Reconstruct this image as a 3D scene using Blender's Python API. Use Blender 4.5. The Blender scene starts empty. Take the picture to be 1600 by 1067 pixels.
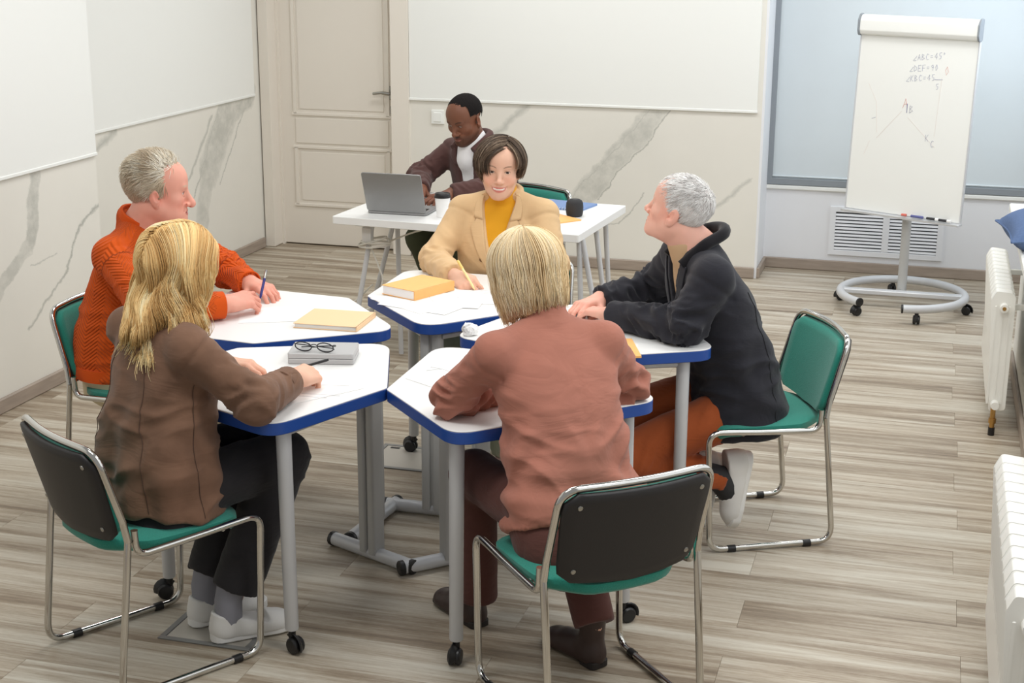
import bpy, bmesh, math, random
import numpy as np
from mathutils import Matrix, Vector
random.seed(7); RNG = np.random.default_rng(7)
C = bpy.context.scene.collection
PI = math.pi

# ---------------------------------------------------------------- camera, world, lights, exposure
scene = bpy.context.scene
cam_data = bpy.data.cameras.new('camera'); cam = bpy.data.objects.new('camera', cam_data); C.objects.link(cam)
cam_data.sensor_width = 36.0; cam_data.lens = 52.04; cam_data.clip_start = 0.05
def cam_axes(p, yaw, roll):
    cp, sp, cy, sy = math.cos(p), math.sin(p), math.cos(yaw), math.sin(yaw)
    f = Vector((sy*cp, cy*cp, -sp)); r = Vector((cy, -sy, 0)); u = r.cross(f)
    c, s = math.cos(roll), math.sin(roll)
    return c*r + s*u, -s*r + c*u, f
_r, _u, _f = cam_axes(0.27242, -0.27624, 0.0058)
cam.matrix_world = Matrix(((_r.x, _u.x, -_f.x, 0), (_r.y, _u.y, -_f.y, 0), (_r.z, _u.z, -_f.z, 2.08), (0, 0, 0, 1)))
scene.camera = cam
scene.view_settings.view_transform = 'Standard'; scene.view_settings.look = 'None'
scene.view_settings.gamma = 1.0; scene.view_settings.use_curve_mapping = False
scene.view_settings.exposure = 0.0
world = bpy.data.worlds.new('world'); scene.world = world; world.use_nodes = True
bg = world.node_tree.nodes['Background']; bg.inputs[0].default_value = (1.0, 1.0, 0.99, 1); bg.inputs[1].default_value = 0.33
def area(name, loc, target, sx, sy, power, col):
    l = bpy.data.lights.new(name, 'AREA'); l.shape = 'RECTANGLE'; l.size = sx; l.size_y = sy; l.energy = power; l.color = col
    o = bpy.data.objects.new(name, l); C.objects.link(o); o.location = loc
    o.rotation_euler = (Vector(target) - Vector(loc)).to_track_quat('-Z', 'Y').to_euler(); return o
for i, (x, y) in enumerate(((-2.1, 3.0), (0.1, 3.0), (-2.3, 5.4), (-0.1, 5.4), (-2.4, 7.7), (-0.2, 7.7))):
    area('ceiling_lamp', (x, y, 3.05), (x, y, 0), 1.2, 0.6, 26, (1.0, 0.995, 0.975))
area('window_daylight', (0.62, 4.6, 1.75), (-3.0, 5.2, 0.9), 5.0, 1.7, 27, (0.92, 0.96, 1.0))
area('alcove_window_daylight', (0.70, 8.4, 1.75), (-1.2, 8.3, 1.2), 1.4, 1.6, 15, (0.74, 0.87, 1.0))

# ---------------------------------------------------------------- helpers
def s2l(c):
    return tuple((v/12.92 if v <= 0.04045 else ((v+0.055)/1.055)**2.4) for v in (x/255.0 for x in c))
def mat(name, col, rough=0.5, metal=0.0, spec=0.5, noise=None, bump=None, sheen=0.0, coat=0.0, obj_rand=0.0):
    """noise=(scale, amount, stretch xyz): tone variation; bump=(scale, strength, distance, stretch)"""
    m = bpy.data.materials.new(name); m.use_nodes = True
    nt = m.node_tree; N = nt.nodes; L = nt.links; b = N['Principled BSDF']
    c = s2l(col) + (1,)
    b.inputs['Base Color'].default_value = c; b.inputs['Roughness'].default_value = rough
    b.inputs['Metallic'].default_value = metal; b.inputs['Specular IOR Level'].default_value = spec
    if sheen: b.inputs['Sheen Weight'].default_value = sheen; b.inputs['Sheen Roughness'].default_value = 0.5
    if coat: b.inputs['Coat Weight'].default_value = coat
    if noise or bump: tc = N.new('ShaderNodeTexCoord')
    if noise:
        sc, am, st = noise
        mp = N.new('ShaderNodeMapping'); mp.inputs['Scale'].default_value = st; L.new(tc.outputs['Object'], mp.inputs[0])
        n = N.new('ShaderNodeTexNoise'); n.inputs['Scale'].default_value = sc; n.inputs['Detail'].default_value = 5; L.new(mp.outputs[0], n.inputs[0])
        r = N.new('ShaderNodeMapRange'); r.inputs[1].default_value = 0.3; r.inputs[2].default_value = 0.7
        r.inputs[3].default_value = 1-am; r.inputs[4].default_value = 1+am; L.new(n.outputs[0], r.inputs[0])
        mx = N.new('ShaderNodeMix'); mx.data_type = 'RGBA'; mx.blend_type = 'MULTIPLY'; mx.inputs[0].default_value = 1
        mx.inputs[6].default_value = c; L.new(r.outputs[0], mx.inputs[7]); L.new(mx.outputs[2], b.inputs['Base Color'])
    if bump:
        sc, stg, dist, st = bump
        mp = N.new('ShaderNodeMapping'); mp.inputs['Scale'].default_value = st; L.new(tc.outputs['Object'], mp.inputs[0])
        n = N.new('ShaderNodeTexNoise'); n.inputs['Scale'].default_value = sc; n.inputs['Detail'].default_value = 4; L.new(mp.outputs[0], n.inputs[0])
        bp = N.new('ShaderNodeBump'); bp.inputs['Strength'].default_value = stg; bp.inputs['Distance'].default_value = dist
        L.new(n.outputs[0], bp.inputs['Height']); L.new(bp.outputs[0], b.inputs['Normal'])
    return m
def cloth(name, col, wrinkle=0.35, weave=300, noise=(14, 0.04), sheen=0.12, wscale=4.5):
    m = mat(name, col, 0.88, spec=0.18, noise=(noise[0], noise[1], (1, 1, 1)), sheen=sheen); nt = m.node_tree; N = nt.nodes; L = nt.links; b = N['Principled BSDF']
    tc = N.new('ShaderNodeTexCoord'); n1 = N.new('ShaderNodeTexNoise'); n1.inputs['Scale'].default_value = wscale; n1.inputs['Detail'].default_value = 3; n1.inputs['Distortion'].default_value = 1.2; n1.inputs['Roughness'].default_value = 0.55
    mp = N.new('ShaderNodeMapping'); mp.inputs['Scale'].default_value = (1, 1, 2.2); mp.inputs['Rotation'].default_value = (0.4, 0.35, 0); L.new(tc.outputs['Object'], mp.inputs[0]); L.new(mp.outputs[0], n1.inputs[0])
    r = N.new('ShaderNodeMath'); r.operation = 'PINGPONG'; r.inputs[1].default_value = 0.14; L.new(n1.outputs[0], r.inputs[0])
    b1 = N.new('ShaderNodeBump'); b1.inputs['Strength'].default_value = wrinkle; b1.inputs['Distance'].default_value = 0.06; L.new(r.outputs[0], b1.inputs['Height'])
    n2 = N.new('ShaderNodeTexNoise'); n2.inputs['Scale'].default_value = weave; L.new(tc.outputs['Object'], n2.inputs[0])
    b2 = N.new('ShaderNodeBump'); b2.inputs['Strength'].default_value = 0.2; b2.inputs['Distance'].default_value = 0.001; L.new(n2.outputs[0], b2.inputs['Height']); L.new(b1.outputs[0], b2.inputs['Normal']); L.new(b2.outputs[0], b.inputs['Normal'])
    return m
def tag(o, label, cat, group=None, kind=None):
    if label: o['label'] = label
    if cat: o['category'] = cat
    if group: o['group'] = group
    if kind: o['kind'] = kind
    return o
def empty(name, loc, rz=0.0):
    o = bpy.data.objects.new(name, None); C.objects.link(o); o.location = loc; o.rotation_euler = (0, 0, rz)
    o.empty_display_size = 0.1; return o
def copy_tree(o, parent=None):
    c = o.copy(); C.objects.link(c); c.parent = parent
    for ch in list(o.children): copy_tree(ch, c)
    return c
class MB:
    """collects geometry for ONE mesh"""
    def __init__(s): s.v = []; s.f = []; s.mi = []; s.cur = 0
    def add(s, V, F, M=None):
        k = len(s.v)
        s.v += [tuple(M @ Vector(p)) if M else tuple(p) for p in V]
        s.f += [tuple(i+k for i in f) for f in F]; s.mi += [s.cur]*len(F); return s
    def prism(s, poly, z0, z1, bev=0.0, M=None):
        n = len(poly); P = [Vector((p[0], p[1])) for p in poly]
        def inset(d):
            out = []
            for i in range(n):
                a, b, c = P[i-1], P[i], P[(i+1) % n]
                e1 = (b-a); e2 = (c-b)
                if e1.length < 1e-9 or e2.length < 1e-9: out.append(b); continue
                n1 = Vector((-e1.y, e1.x)).normalized(); n2 = Vector((-e2.y, e2.x)).normalized()
                m = n1+n2; k = max(0.3, 1+n1.dot(n2)); out.append(b + m*(d/k))
            return out
        if bev > 0:
            I = inset(bev); lv = [(I, z0), (P, z0+bev), (P, z1-bev), (I, z1)]
        else: lv = [(P, z0), (P, z1)]
        V = [(p.x, p.y, z) for ring, z in lv for p in ring]; F = []
        for l in range(len(lv)-1):
            for i in range(n):
                j = (i+1) % n; F.append((l*n+i, l*n+j, (l+1)*n+j, (l+1)*n+i))
        F.append(tuple(range(n-1, -1, -1))); F.append(tuple((len(lv)-1)*n+i for i in range(n)))
        return s.add(V, F, M)
    def box(s, x0, x1, y0, y1, z0, z1, bev=0.0, M=None):
        return s.prism([(x0, y0), (x1, y0), (x1, y1), (x0, y1)], z0, z1, bev, M)
    def tube(s, pts, r, n=10, closed=False, caps=True, M=None, flat=1.0):
        P = [Vector(p) for p in pts]; m = len(P); R = r if isinstance(r, (list, tuple)) else [r]*m
        T = []
        for i in range(m):
            a = P[(i-1) % m] if closed or i > 0 else P[0]; b = P[(i+1) % m] if closed or i < m-1 else P[-1]
            T.append((b-a).normalized())
        u = T[0].orthogonal().normalized(); V = []; F = []
        for i in range(m):
            if i: u = (u - T[i]*u.dot(T[i])).normalized()
            w = T[i].cross(u)
            for k in range(n):
                a = 2*PI*k/n; V.append(P[i] + (u*math.cos(a) + w*math.sin(a)*flat)*R[i])
        for i in range(m if closed else m-1):
            for k in range(n):
                a, b = i*n+k, i*n+(k+1) % n; c, d = ((i+1) % m)*n+(k+1) % n, ((i+1) % m)*n+k
                F.append((a, b, c, d))
        if caps and not closed:
            F.append(tuple(range(n-1, -1, -1))); F.append(tuple((m-1)*n+k for k in range(n)))
        return s.add(V, F, M)
    def lathe(s, prof, n=24, M=None):
        V = []; F = []; m = len(prof)
        for r, z in prof:
            for k in range(n): V.append((r*math.cos(2*PI*k/n), r*math.sin(2*PI*k/n), z))
        for i in range(m-1):
            for k in range(n): F.append((i*n+k, i*n+(k+1) % n, (i+1)*n+(k+1) % n, (i+1)*n+k))
        F.append(tuple(range(n-1, -1, -1))); F.append(tuple((m-1)*n+k for k in range(n)))
        return s.add(V, F, M)
    def cyl(s, p0, p1, r, n=12): return s.tube([p0, p1], r, n)
    def grid(s, fn, nu, nv, M=None):
        V = [fn(i/nu, j/nv) for j in range(nv+1) for i in range(nu+1)]
        F = [(j*(nu+1)+i, j*(nu+1)+i+1, (j+1)*(nu+1)+i+1, (j+1)*(nu+1)+i) for j in range(nv) for i in range(nu)]
        return s.add(V, F, M)
    def build(s, name, m, parent=None, smooth=True, ang=40, loc=None):
        me = bpy.data.meshes.new(name); me.from_pydata(s.v, [], s.f); me.update()
        ms = m if isinstance(m, (list, tuple)) else [m]
        for x in ms: me.materials.append(x)
        if len(ms) > 1: me.polygons.foreach_set('material_index', s.mi)
        bm = bmesh.new(); bm.from_mesh(me); bmesh.ops.recalc_face_normals(bm, faces=bm.faces); bm.to_mesh(me); bm.free()
        if smooth:
            me.polygons.foreach_set('use_smooth', [True]*len(me.polygons)); me.set_sharp_from_angle(angle=math.radians(ang))
        o = bpy.data.objects.new(name, me); C.objects.link(o)
        if parent: o.parent = parent
        if loc: o.location = loc
        return o
def fillet(pts, rad, n=6, closed=False):
    """round the inner corners of a polyline"""
    P = [Vector(p) for p in pts]; out = []; m = len(P)
    R = rad if isinstance(rad, (list, tuple)) else [rad]*m
    for i in range(m):
        if not closed and (i == 0 or i == m-1): out.append(P[i]); continue
        a, b, c = P[i-1], P[i], P[(i+1) % m]
        d1 = (a-b); d2 = (c-b); l = min(R[i]/max(1e-6, math.tan(d1.angle(d2)/2)), d1.length*0.49, d2.length*0.49)
        p, q = b+d1.normalized()*l, b+d2.normalized()*l
        for k in range(n+1):
            t = k/n; out.append(p*(1-t)**2 + b*2*t*(1-t) + q*t*t)
    return out
def arcpoly(pts, rad, n=6): return [(p.x, p.y) for p in fillet([(a, b, 0) for a, b in pts], rad, n, True)]
def T(x=0, y=0, z=0, rz=0, rx=0, ry=0):
    return Matrix.Translation((x, y, z)) @ Matrix.Rotation(rz, 4, 'Z') @ Matrix.Rotation(ry, 4, 'Y') @ Matrix.Rotation(rx, 4, 'X')

# ---------------------------------------------------------------- materials
M = {}
M['white_paint'] = mat('white_paint', (236, 236, 232), 0.55)
M['white_panel'] = mat('white_panel', (240, 241, 237), 0.45)
M['alcove_paint'] = mat('alcove_paint', (232, 233, 236), 0.6)
M['door_paint'] = mat('door_paint', (232, 225, 214), 0.4)
M['grey_plastic_frame'] = mat('grey_plastic_frame', (140, 146, 152), 0.5)
M['blind'] = mat('blind', (212, 220, 224), 0.7, noise=(3, 0.015, (1, 1, 1)))
M['skirting'] = mat('skirting', (160, 146, 133), 0.5, noise=(6, 0.12, (1, 1, 8)))
M['chrome'] = mat('chrome', (205, 203, 198), 0.12, 1.0)
M['steel'] = mat('steel', (170, 168, 162), 0.3, 1.0)
M['grey_metal'] = mat('grey_metal', (204, 205, 207), 0.4, 0.1)
M['grey_metal_dark'] = mat('grey_metal_dark', (188, 188, 186), 0.4, 0.1)
M['laminate'] = mat('laminate', (238, 238, 236), 0.35)
M['blue_edge'] = mat('blue_edge', (32, 74, 152), 0.35)
M['black_plastic'] = mat('black_plastic', (26, 25, 26), 0.4)
M['black_shell'] = mat('black_shell', (31, 28, 28), 0.5, bump=(220, 0.12, 0.002, (1, 1, 1)))
M['green_fabric'] = mat('green_fabric', (44, 134, 118), 0.9, spec=0.2, noise=(260, 0.10, (1, 1, 1)), bump=(320, 0.5, 0.002, (1, 1, 1)), sheen=0.25)
M['radiator'] = mat('radiator', (242, 241, 235), 0.3)
M['brass'] = mat('brass', (190, 150, 90), 0.3, 1.0)
M['paper'] = mat('paper', (243, 242, 240), 0.7)
M['paper_grey'] = mat('paper_grey', (222, 220, 216), 0.7)
M['ink'] = mat('ink', (186, 184, 188), 0.7)
M['orange_book'] = mat('orange_book', (246, 186, 112), 0.55, noise=(40, 0.02, (1, 1, 1)))
M['tan_cover'] = mat('tan_cover', (243, 205, 160), 0.55)
M['grey_box'] = mat('grey_box', (186, 186, 186), 0.4, 0.1)
M['cushion_blue'] = mat('cushion_blue', (92, 112, 148), 0.9, spec=0.2, noise=(90, 0.08, (1, 1, 1)), bump=(140, 0.4, 0.002, (1, 1, 1)))

# planks: streaky grey-brown laminate, each plank its own tone
def plank_mat():
    m = bpy.data.materials.new('floor_laminate'); m.use_nodes = True; nt = m.node_tree; N = nt.nodes; L = nt.links; b = N['Principled BSDF']
    tc = N.new('ShaderNodeTexCoord'); oi = N.new('ShaderNodeObjectInfo')
    off = N.new('ShaderNodeVectorMath'); off.operation = 'MULTIPLY_ADD'
    L.new(oi.outputs['Random'], off.inputs[0]); off.inputs[1].default_value = (37, 53, 11); L.new(tc.outputs['Object'], off.inputs[2])
    def noise(scale, st, det=5, rough=0.55, dist=0.0):
        mp = N.new('ShaderNodeMapping'); mp.inputs['Scale'].default_value = st; L.new(off.outputs[0], mp.inputs[0])
        n = N.new('ShaderNodeTexNoise'); n.inputs['Scale'].default_value = scale; n.inputs['Detail'].default_value = det
        n.inputs['Roughness'].default_value = rough; n.inputs['Distortion'].default_value = dist; L.new(mp.outputs[0], n.inputs[0]); return n
    a = noise(1.0, (0.9, 15, 1), 6, 0.64, 0.35); c = noise(1.0, (2.2, 80, 1), 4, 0.7); d = noise(1.0, (34, 160, 1), 3, 0.7); e = noise(0.9, (1.3, 7, 1), 2)
    add = N.new('ShaderNodeMath'); add.operation = 'MULTIPLY_ADD'; L.new(c.outputs[0], add.inputs[0]); add.inputs[1].default_value = 0.38; L.new(a.outputs[0], add.inputs[2])
    add2 = N.new('ShaderNodeMath'); add2.operation = 'MULTIPLY_ADD'; L.new(d.outputs[0], add2.inputs[0]); add2.inputs[1].default_value = 0.16; L.new(add.outputs[0], add2.inputs[2])
    rnd = N.new('ShaderNodeMath'); rnd.operation = 'MULTIPLY_ADD'; L.new(oi.outputs['Random'], rnd.inputs[0]); rnd.inputs[1].default_value = 0.10; L.new(add2.outputs[0], rnd.inputs[2])
    cr = N.new('ShaderNodeValToRGB'); els = cr.color_ramp.elements
    els[0].position = 0.56; els[0].color = s2l((118, 101, 83)) + (1,)
    els[1].position = 1.08; els[1].color = s2l((206, 197, 180)) + (1,)
    x = els.new(0.72); x.color = s2l((153, 136, 115)) + (1,)
    x = els.new(0.84); x.color = s2l((182, 168, 148)) + (1,)
    L.new(rnd.outputs[0], cr.inputs[0])
    mx = N.new('ShaderNodeMix'); mx.data_type = 'RGBA'; mx.blend_type = 'MIX'; L.new(e.outputs[0], mx.inputs[0])
    tint = N.new('ShaderNodeMix'); tint.data_type = 'RGBA'; tint.blend_type = 'MULTIPLY'; tint.inputs[0].default_value = 1
    L.new(cr.outputs[0], tint.inputs[6]); tint.inputs[7].default_value = (0.92, 0.97, 1.02, 1)
    L.new(cr.outputs[0], mx.inputs[6]); L.new(tint.outputs[2], mx.inputs[7]); L.new(mx.outputs[2], b.inputs['Base Color'])
    b.inputs['Roughness'].default_value = 0.42; b.inputs['Specular IOR Level'].default_value = 0.4
    bp = N.new('ShaderNodeBump'); bp.inputs['Strength'].default_value = 0.15; bp.inputs['Distance'].default_value = 0.002
    L.new(add2.outputs[0], bp.inputs['Height']); L.new(bp.outputs[0], b.inputs['Normal'])
    return m
M['plank'] = plank_mat()

def marble_mat(name, axis, veins):
    """pale stone with grey veins; veins = [(u0,z0,u1,z1,width,strength)] in wall coordinates (u = x or y)"""
    m = bpy.data.materials.new(name); m.use_nodes = True; nt = m.node_tree; N = nt.nodes; L = nt.links; b = N['Principled BSDF']
    tc = N.new('ShaderNodeTexCoord'); sp = N.new('ShaderNodeSeparateXYZ'); L.new(tc.outputs['Object'], sp.inputs[0])
    cb = N.new('ShaderNodeCombineXYZ'); L.new(sp.outputs[axis], cb.inputs[0]); L.new(sp.outputs[2], cb.inputs[1])
    def math_(op, a, c=None, cl=False):
        n = N.new('ShaderNodeMath'); n.operation = op; n.use_clamp = cl
        for i, v in enumerate((a, c)):
            if v is None: continue
            if isinstance(v, (int, float)): n.inputs[i].default_value = v
            else: L.new(v, n.inputs[i])
        return n.outputs[0]
    def nz(scale, det, rough=0.6):
        n = N.new('ShaderNodeTexNoise'); n.inputs['Scale'].default_value = scale; n.inputs['Detail'].default_value = det; n.inputs['Roughness'].default_value = rough
        L.new(cb.outputs[0], n.inputs[0]); return n
    w = nz(3.0, 6, 0.65); dv = N.new('ShaderNodeVectorMath'); dv.operation = 'SUBTRACT'; L.new(w.outputs['Color'], dv.inputs[0]); dv.inputs[1].default_value = (0.5, 0.5, 0.5)
    wp = N.new('ShaderNodeVectorMath'); wp.operation = 'MULTIPLY_ADD'; L.new(dv.outputs[0], wp.inputs[0]); wp.inputs[1].default_value = (0.16, 0.16, 0); L.new(cb.outputs[0], wp.inputs[2])
    patch = nz(9.0, 5, 0.7).outputs['Fac']; total = None
    for (u0, z0, u1, z1, wd, st) in veins:
        dx, dz = u1-u0, z1-z0; ln = math.hypot(dx, dz)
        q = N.new('ShaderNodeVectorMath'); q.operation = 'SUBTRACT'; L.new(wp.outputs[0], q.inputs[0]); q.inputs[1].default_value = (u0, z0, 0)
        dt = N.new('ShaderNodeVectorMath'); dt.operation = 'DOT_PRODUCT'; L.new(q.outputs[0], dt.inputs[0]); dt.inputs[1].default_value = (dx/ln**2, dz/ln**2, 0)
        pr = N.new('ShaderNodeVectorMath'); pr.operation = 'DOT_PRODUCT'; L.new(q.outputs[0], pr.inputs[0]); pr.inputs[1].default_value = (-dz/ln, dx/ln, 0)
        tcl = math_('MULTIPLY', dt.outputs['Value'], 1.0, True); over = math_('MULTIPLY', math_('ABSOLUTE', math_('SUBTRACT', dt.outputs['Value'], tcl)), ln)
        d = math_('ADD', math_('ABSOLUTE', pr.outputs['Value']), over)
        s = math_('SUBTRACT', 1.0, math_('DIVIDE', d, wd), True)
        s = math_('POWER', s, 0.6 if wd > 0.03 else 0.9)
        if wd > 0.03:
            r = N.new('ShaderNodeMapRange'); r.inputs[1].default_value = 0.35; r.inputs[2].default_value = 0.62; r.inputs[3].default_value = 0.35; L.new(patch, r.inputs[0])
            s = math_('MULTIPLY', math_('MULTIPLY', s, 2.2, True), r.outputs[0])
        s = math_('MULTIPLY', s, st); total = s if total is None else math_('MAXIMUM', total, s)
    mx = N.new('ShaderNodeMix'); mx.data_type = 'RGBA'; L.new(total, mx.inputs[0])
    mx.inputs[6].default_value = s2l((231, 228, 219)) + (1,); mx.inputs[7].default_value = s2l((158, 160, 152)) + (1,)
    cl = N.new('ShaderNodeMix'); cl.data_type = 'RGBA'; cl.blend_type = 'MULTIPLY'; cl.inputs[0].default_value = 1
    r2 = N.new('ShaderNodeMapRange'); r2.inputs[1].default_value = 0.3; r2.inputs[2].default_value = 0.7; r2.inputs[3].default_value = 0.965; r2.inputs[4].default_value = 1.02
    L.new(nz(1.4, 4).outputs['Fac'], r2.inputs[0]); L.new(mx.outputs[2], cl.inputs[6]); L.new(r2.outputs[0], cl.inputs[7]); L.new(cl.outputs[2], b.inputs['Base Color'])
    b.inputs['Roughness'].default_value = 0.35; return m
M['marble_back'] = marble_mat('marble_back', 0, [(-1.60, 1.08, -2.12, 0.40, 0.075, 0.5), (-1.52, 1.06, -2.00, 0.44, 0.007, 0.75), (-1.66, 1.06, -2.22, 0.36, 0.006, 0.6), (-2.12, 0.40, -2.35, 0.05, 0.06, 0.3), (-2.44, 1.02, -2.68, 0.84, 0.03, 0.5),
    (-1.70, 0.50, -1.86, 0.30, 0.008, 0.6), (-1.86, 0.30, -2.2, 0.26, 0.006, 0.5), (-1.05, 0.62, -1.45, 0.28, 0.02, 0.45), (-3.0, 0.4, -3.2, 0.1, 0.02, 0.35)])
M['marble_left'] = marble_mat('marble_left', 1, [(8.86, 1.05, 8.42, 0.92, 0.10, 0.6), (8.62, 1.05, 8.2, 0.62, 0.13, 0.55), (8.2, 0.62, 8.02, 0.05, 0.09, 0.45), (8.75, 0.95, 8.36, 0.55, 0.008, 0.7), (8.40, 0.98, 8.02, 0.50, 0.007, 0.7), (8.30, 0.95, 7.9, 0.55, 0.02, 0.6),
    (7.16, 1.02, 6.98, 0.95, 0.03, 0.6), (5.80, 1.06, 5.70, 0.72, 0.045, 0.6), (5.70, 0.72, 5.30, 0.45, 0.035, 0.5), (6.33, 0.80, 6.10, 0.72, 0.012, 0.8), (6.10, 0.72, 5.95, 0.50, 0.011, 0.8),
    (5.95, 0.50, 5.62, 0.33, 0.012, 0.7), (5.9, 0.62, 5.68, 0.62, 0.006, 0.5)])

# ---------------------------------------------------------------- room
def struct(o): o['kind'] = 'structure'; return o
XL1, XL2, YB, XR, YA = -3.87, -4.28, 9.0, 0.47, 9.36
floor = struct(MB().box(-4.6, 1.2, 1.6, 9.7, -0.06, -0.004).build('floor', M['skirting'], smooth=False))
PL, PW, G = 1.32, 0.2, 0.0003
plank_cache = {}
def plank_mesh(l):
    key = round(l, 3)
    if key not in plank_cache:
        b = MB().box(G, l-G, G, PW-G, -0.006, 0.0, 0.0006)
        me = bpy.data.meshes.new('plank'); me.from_pydata(b.v, [], b.f); me.materials.append(M['plank'])
        bm = bmesh.new(); bm.from_mesh(me); bmesh.ops.recalc_face_normals(bm, faces=bm.faces); bm.to_mesh(me); bm.free(); plank_cache[key] = me
    return plank_cache[key]
for j in range(38):
    y0 = 2.005 + 0.2*j
    xa, xb = (XL1, 0.47) if y0 < 6.2 else (XL2, 0.47 if y0 < 7.4 else 0.8)
    x = 0.20 - 0.005*(j % 5) + (0 if j % 2 == 0 else 0.66) + PL
    while x > xa:
        a, b_ = max(xa, x-PL), min(xb, x); x -= PL
        if b_-a < 0.02: continue
        o = bpy.data.objects.new('plank', plank_mesh(b_-a)); C.objects.link(o); o.parent = floor; o.location = (a, y0, 0)

wl = struct(MB().box(XL1-0.5, XL1, 1.8, 6.28, 0, 3.1).build('wall_left', M['marble_left'], smooth=False))
wl2 = struct(MB().box(XL2-0.1, XL2, 6.27, 9.25, 0, 3.1).build('wall_left_recess', M['marble_left'], smooth=False))
wb = struct(MB().box(-3.24, -1.0, YB, YB+0.12, 0, 3.1).build('wall_back', M['marble_back'], smooth=False))
wb2 = struct(MB().box(-1.0, -0.985, YB, YA+0.1, 0, 3.1).build('wall_alcove_side', M['alcove_paint'], smooth=False))
b = MB().box(-1.0, 1.0, YA, YA+0.15, 0, 0.53).box(-1.0, 1.0, YA, YA+0.15, 2.6, 3.1)
wa = struct(b.build('wall_alcove', M['alcove_paint'], smooth=False))
wr = struct(MB().box(XR, XR+0.3, 1.8, 7.55, 0, 0.76).build('wall_right', M['white_paint'], smooth=False))
wr2 = struct(MB().box(0.82, 0.95, 7.5, YA, 0, 3.1).build('wall_right_recess', M['alcove_paint'], smooth=False))
struct(MB().box(0.385, XR+0.32, 1.8, 7.54, 0.76, 0.80, 0.006).build('trim_1', M['white_paint']))  # window sill board
# white upper panels with their lower trim
def upper(parent, x0, x1, y0, y1, along):
    MB().box(x0, x1, y0, y1, 1.03, 3.1, 0.002).build('panel', M['white_panel'], parent, False)
    e = 0.004
    MB().box(x0-(e if along == 'x' else -0.0), x1+e, y0-e, y1+e, 1.015, 1.032, 0.003).build('panel_trim', M['white_panel'], parent, False)
upper(wl, XL1, XL1+0.012, 1.9, 6.272, 'y'); upper(wl2, XL2, XL2+0.012, 6.3, 8.88, 'y'); upper(wb, -3.238, -1.03, YB-0.012, YB, 'x')
# skirting boards
def skirt(name, x0, x1, y0, y1):
    b = MB().box(x0, x1, y0, y1, 0, 0.068, 0.005); return struct(b.build(name, M['skirting']))
skirt('baseboard_left', XL1, XL1+0.018, 1.9, 6.28); skirt('baseboard_left_recess', XL2, XL2+0.018, 6.3, 8.95)
skirt('baseboard_back', -3.235, -1.0, YB-0.018, YB); skirt('baseboard_alcove', -0.985, 0.82, YA-0.018, YA)
skirt('baseboard_alcove_side', -0.985, -0.967, YB, YA-0.018); skirt('baseboard_right', XR-0.018, XR, 1.9, 7.5)
# door
dr = struct(empty('door_1', (-3.785, 9.11, 0)))
MB().box(-0.425, 0.425, 0, 0.045, 0.008, 2.15, 0.003).build('door_leaf', M['door_paint'], dr)
def mould(x0, x1, z0, z1, w=0.022, d=0.012):
    b = MB(); pts = [(x0, z0), (x1, z0), (x1, z1), (x0, z1)]
    for i in range(4):
        (ax, az), (bx, bz) = pts[i], pts[(i+1) % 4]
        if az == bz: b.prism([(ax-w/2*(1 if bx > ax else -1), -d), (bx+w/2*(1 if bx > ax else -1), -d), (bx, 0.002), (ax, 0.002)] if False else [(min(ax, bx)-w, -d), (max(ax, bx)+w, -d), (max(ax, bx)+w, 0.002), (min(ax, bx)-w, 0.002)], az-w/2, az+w/2, 0.004)
        else: b.box(ax-w/2, ax+w/2, -d, 0.002, min(az, bz), max(az, bz), 0.004)
    return b
for z0, z1 in ((0.885, 2.02), (0.275, 0.665)):
    mould(-0.30, 0.355, z0, z1).build('panel_moulding', M['door_paint'], dr)
    MB().box(-0.30+0.03, 0.355-0.03, -0.006, 0.002, z0+0.03, z1-0.03, 0.005).build('raised_panel', M['door_paint'], dr)
MB().box(-0.30, 0.355, -0.008, 0.002, 0.69, 0.86, 0.004).build('middle_rail_panel', M['door_paint'], dr)
h = MB().cyl((0.385, 0.0, 1.04), (0.385, -0.05, 1.04), 0.010).tube(fillet([(0.385, -0.05, 1.04), (0.33, -0.055, 1.048), (0.27, -0.05, 1.040)], 0.03), [0.011]*3+[0.009]*6, 8).box(0.365, 0.405, -0.008, 0, 1.0, 1.085, 0.003)
h.build('door_handle', M['steel'], dr); MB().box(0.372, 0.40, -0.01, 0, 0.905, 0.96, 0.004).build('lock_plate', M['steel'], dr)
fr = MB().box(-4.27, -4.205, YB-0.03, 9.20, 0, 2.3, 0.006).box(-3.36, -3.24, YB-0.025, 9.20, 0, 2.3, 0.006).box(-4.27, -3.24, YB-0.03, 9.20, 2.16, 2.3, 0.006).box(-4.205, -4.19, 9.09, 9.2, 0, 2.16)
struct(fr.build('trim_2', M['door_paint']))
struct(MB().box(-4.3, -3.2, 9.155, 9.2, 0, 3.1).build('wall_behind_door', M['door_paint'], smooth=False))
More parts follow.
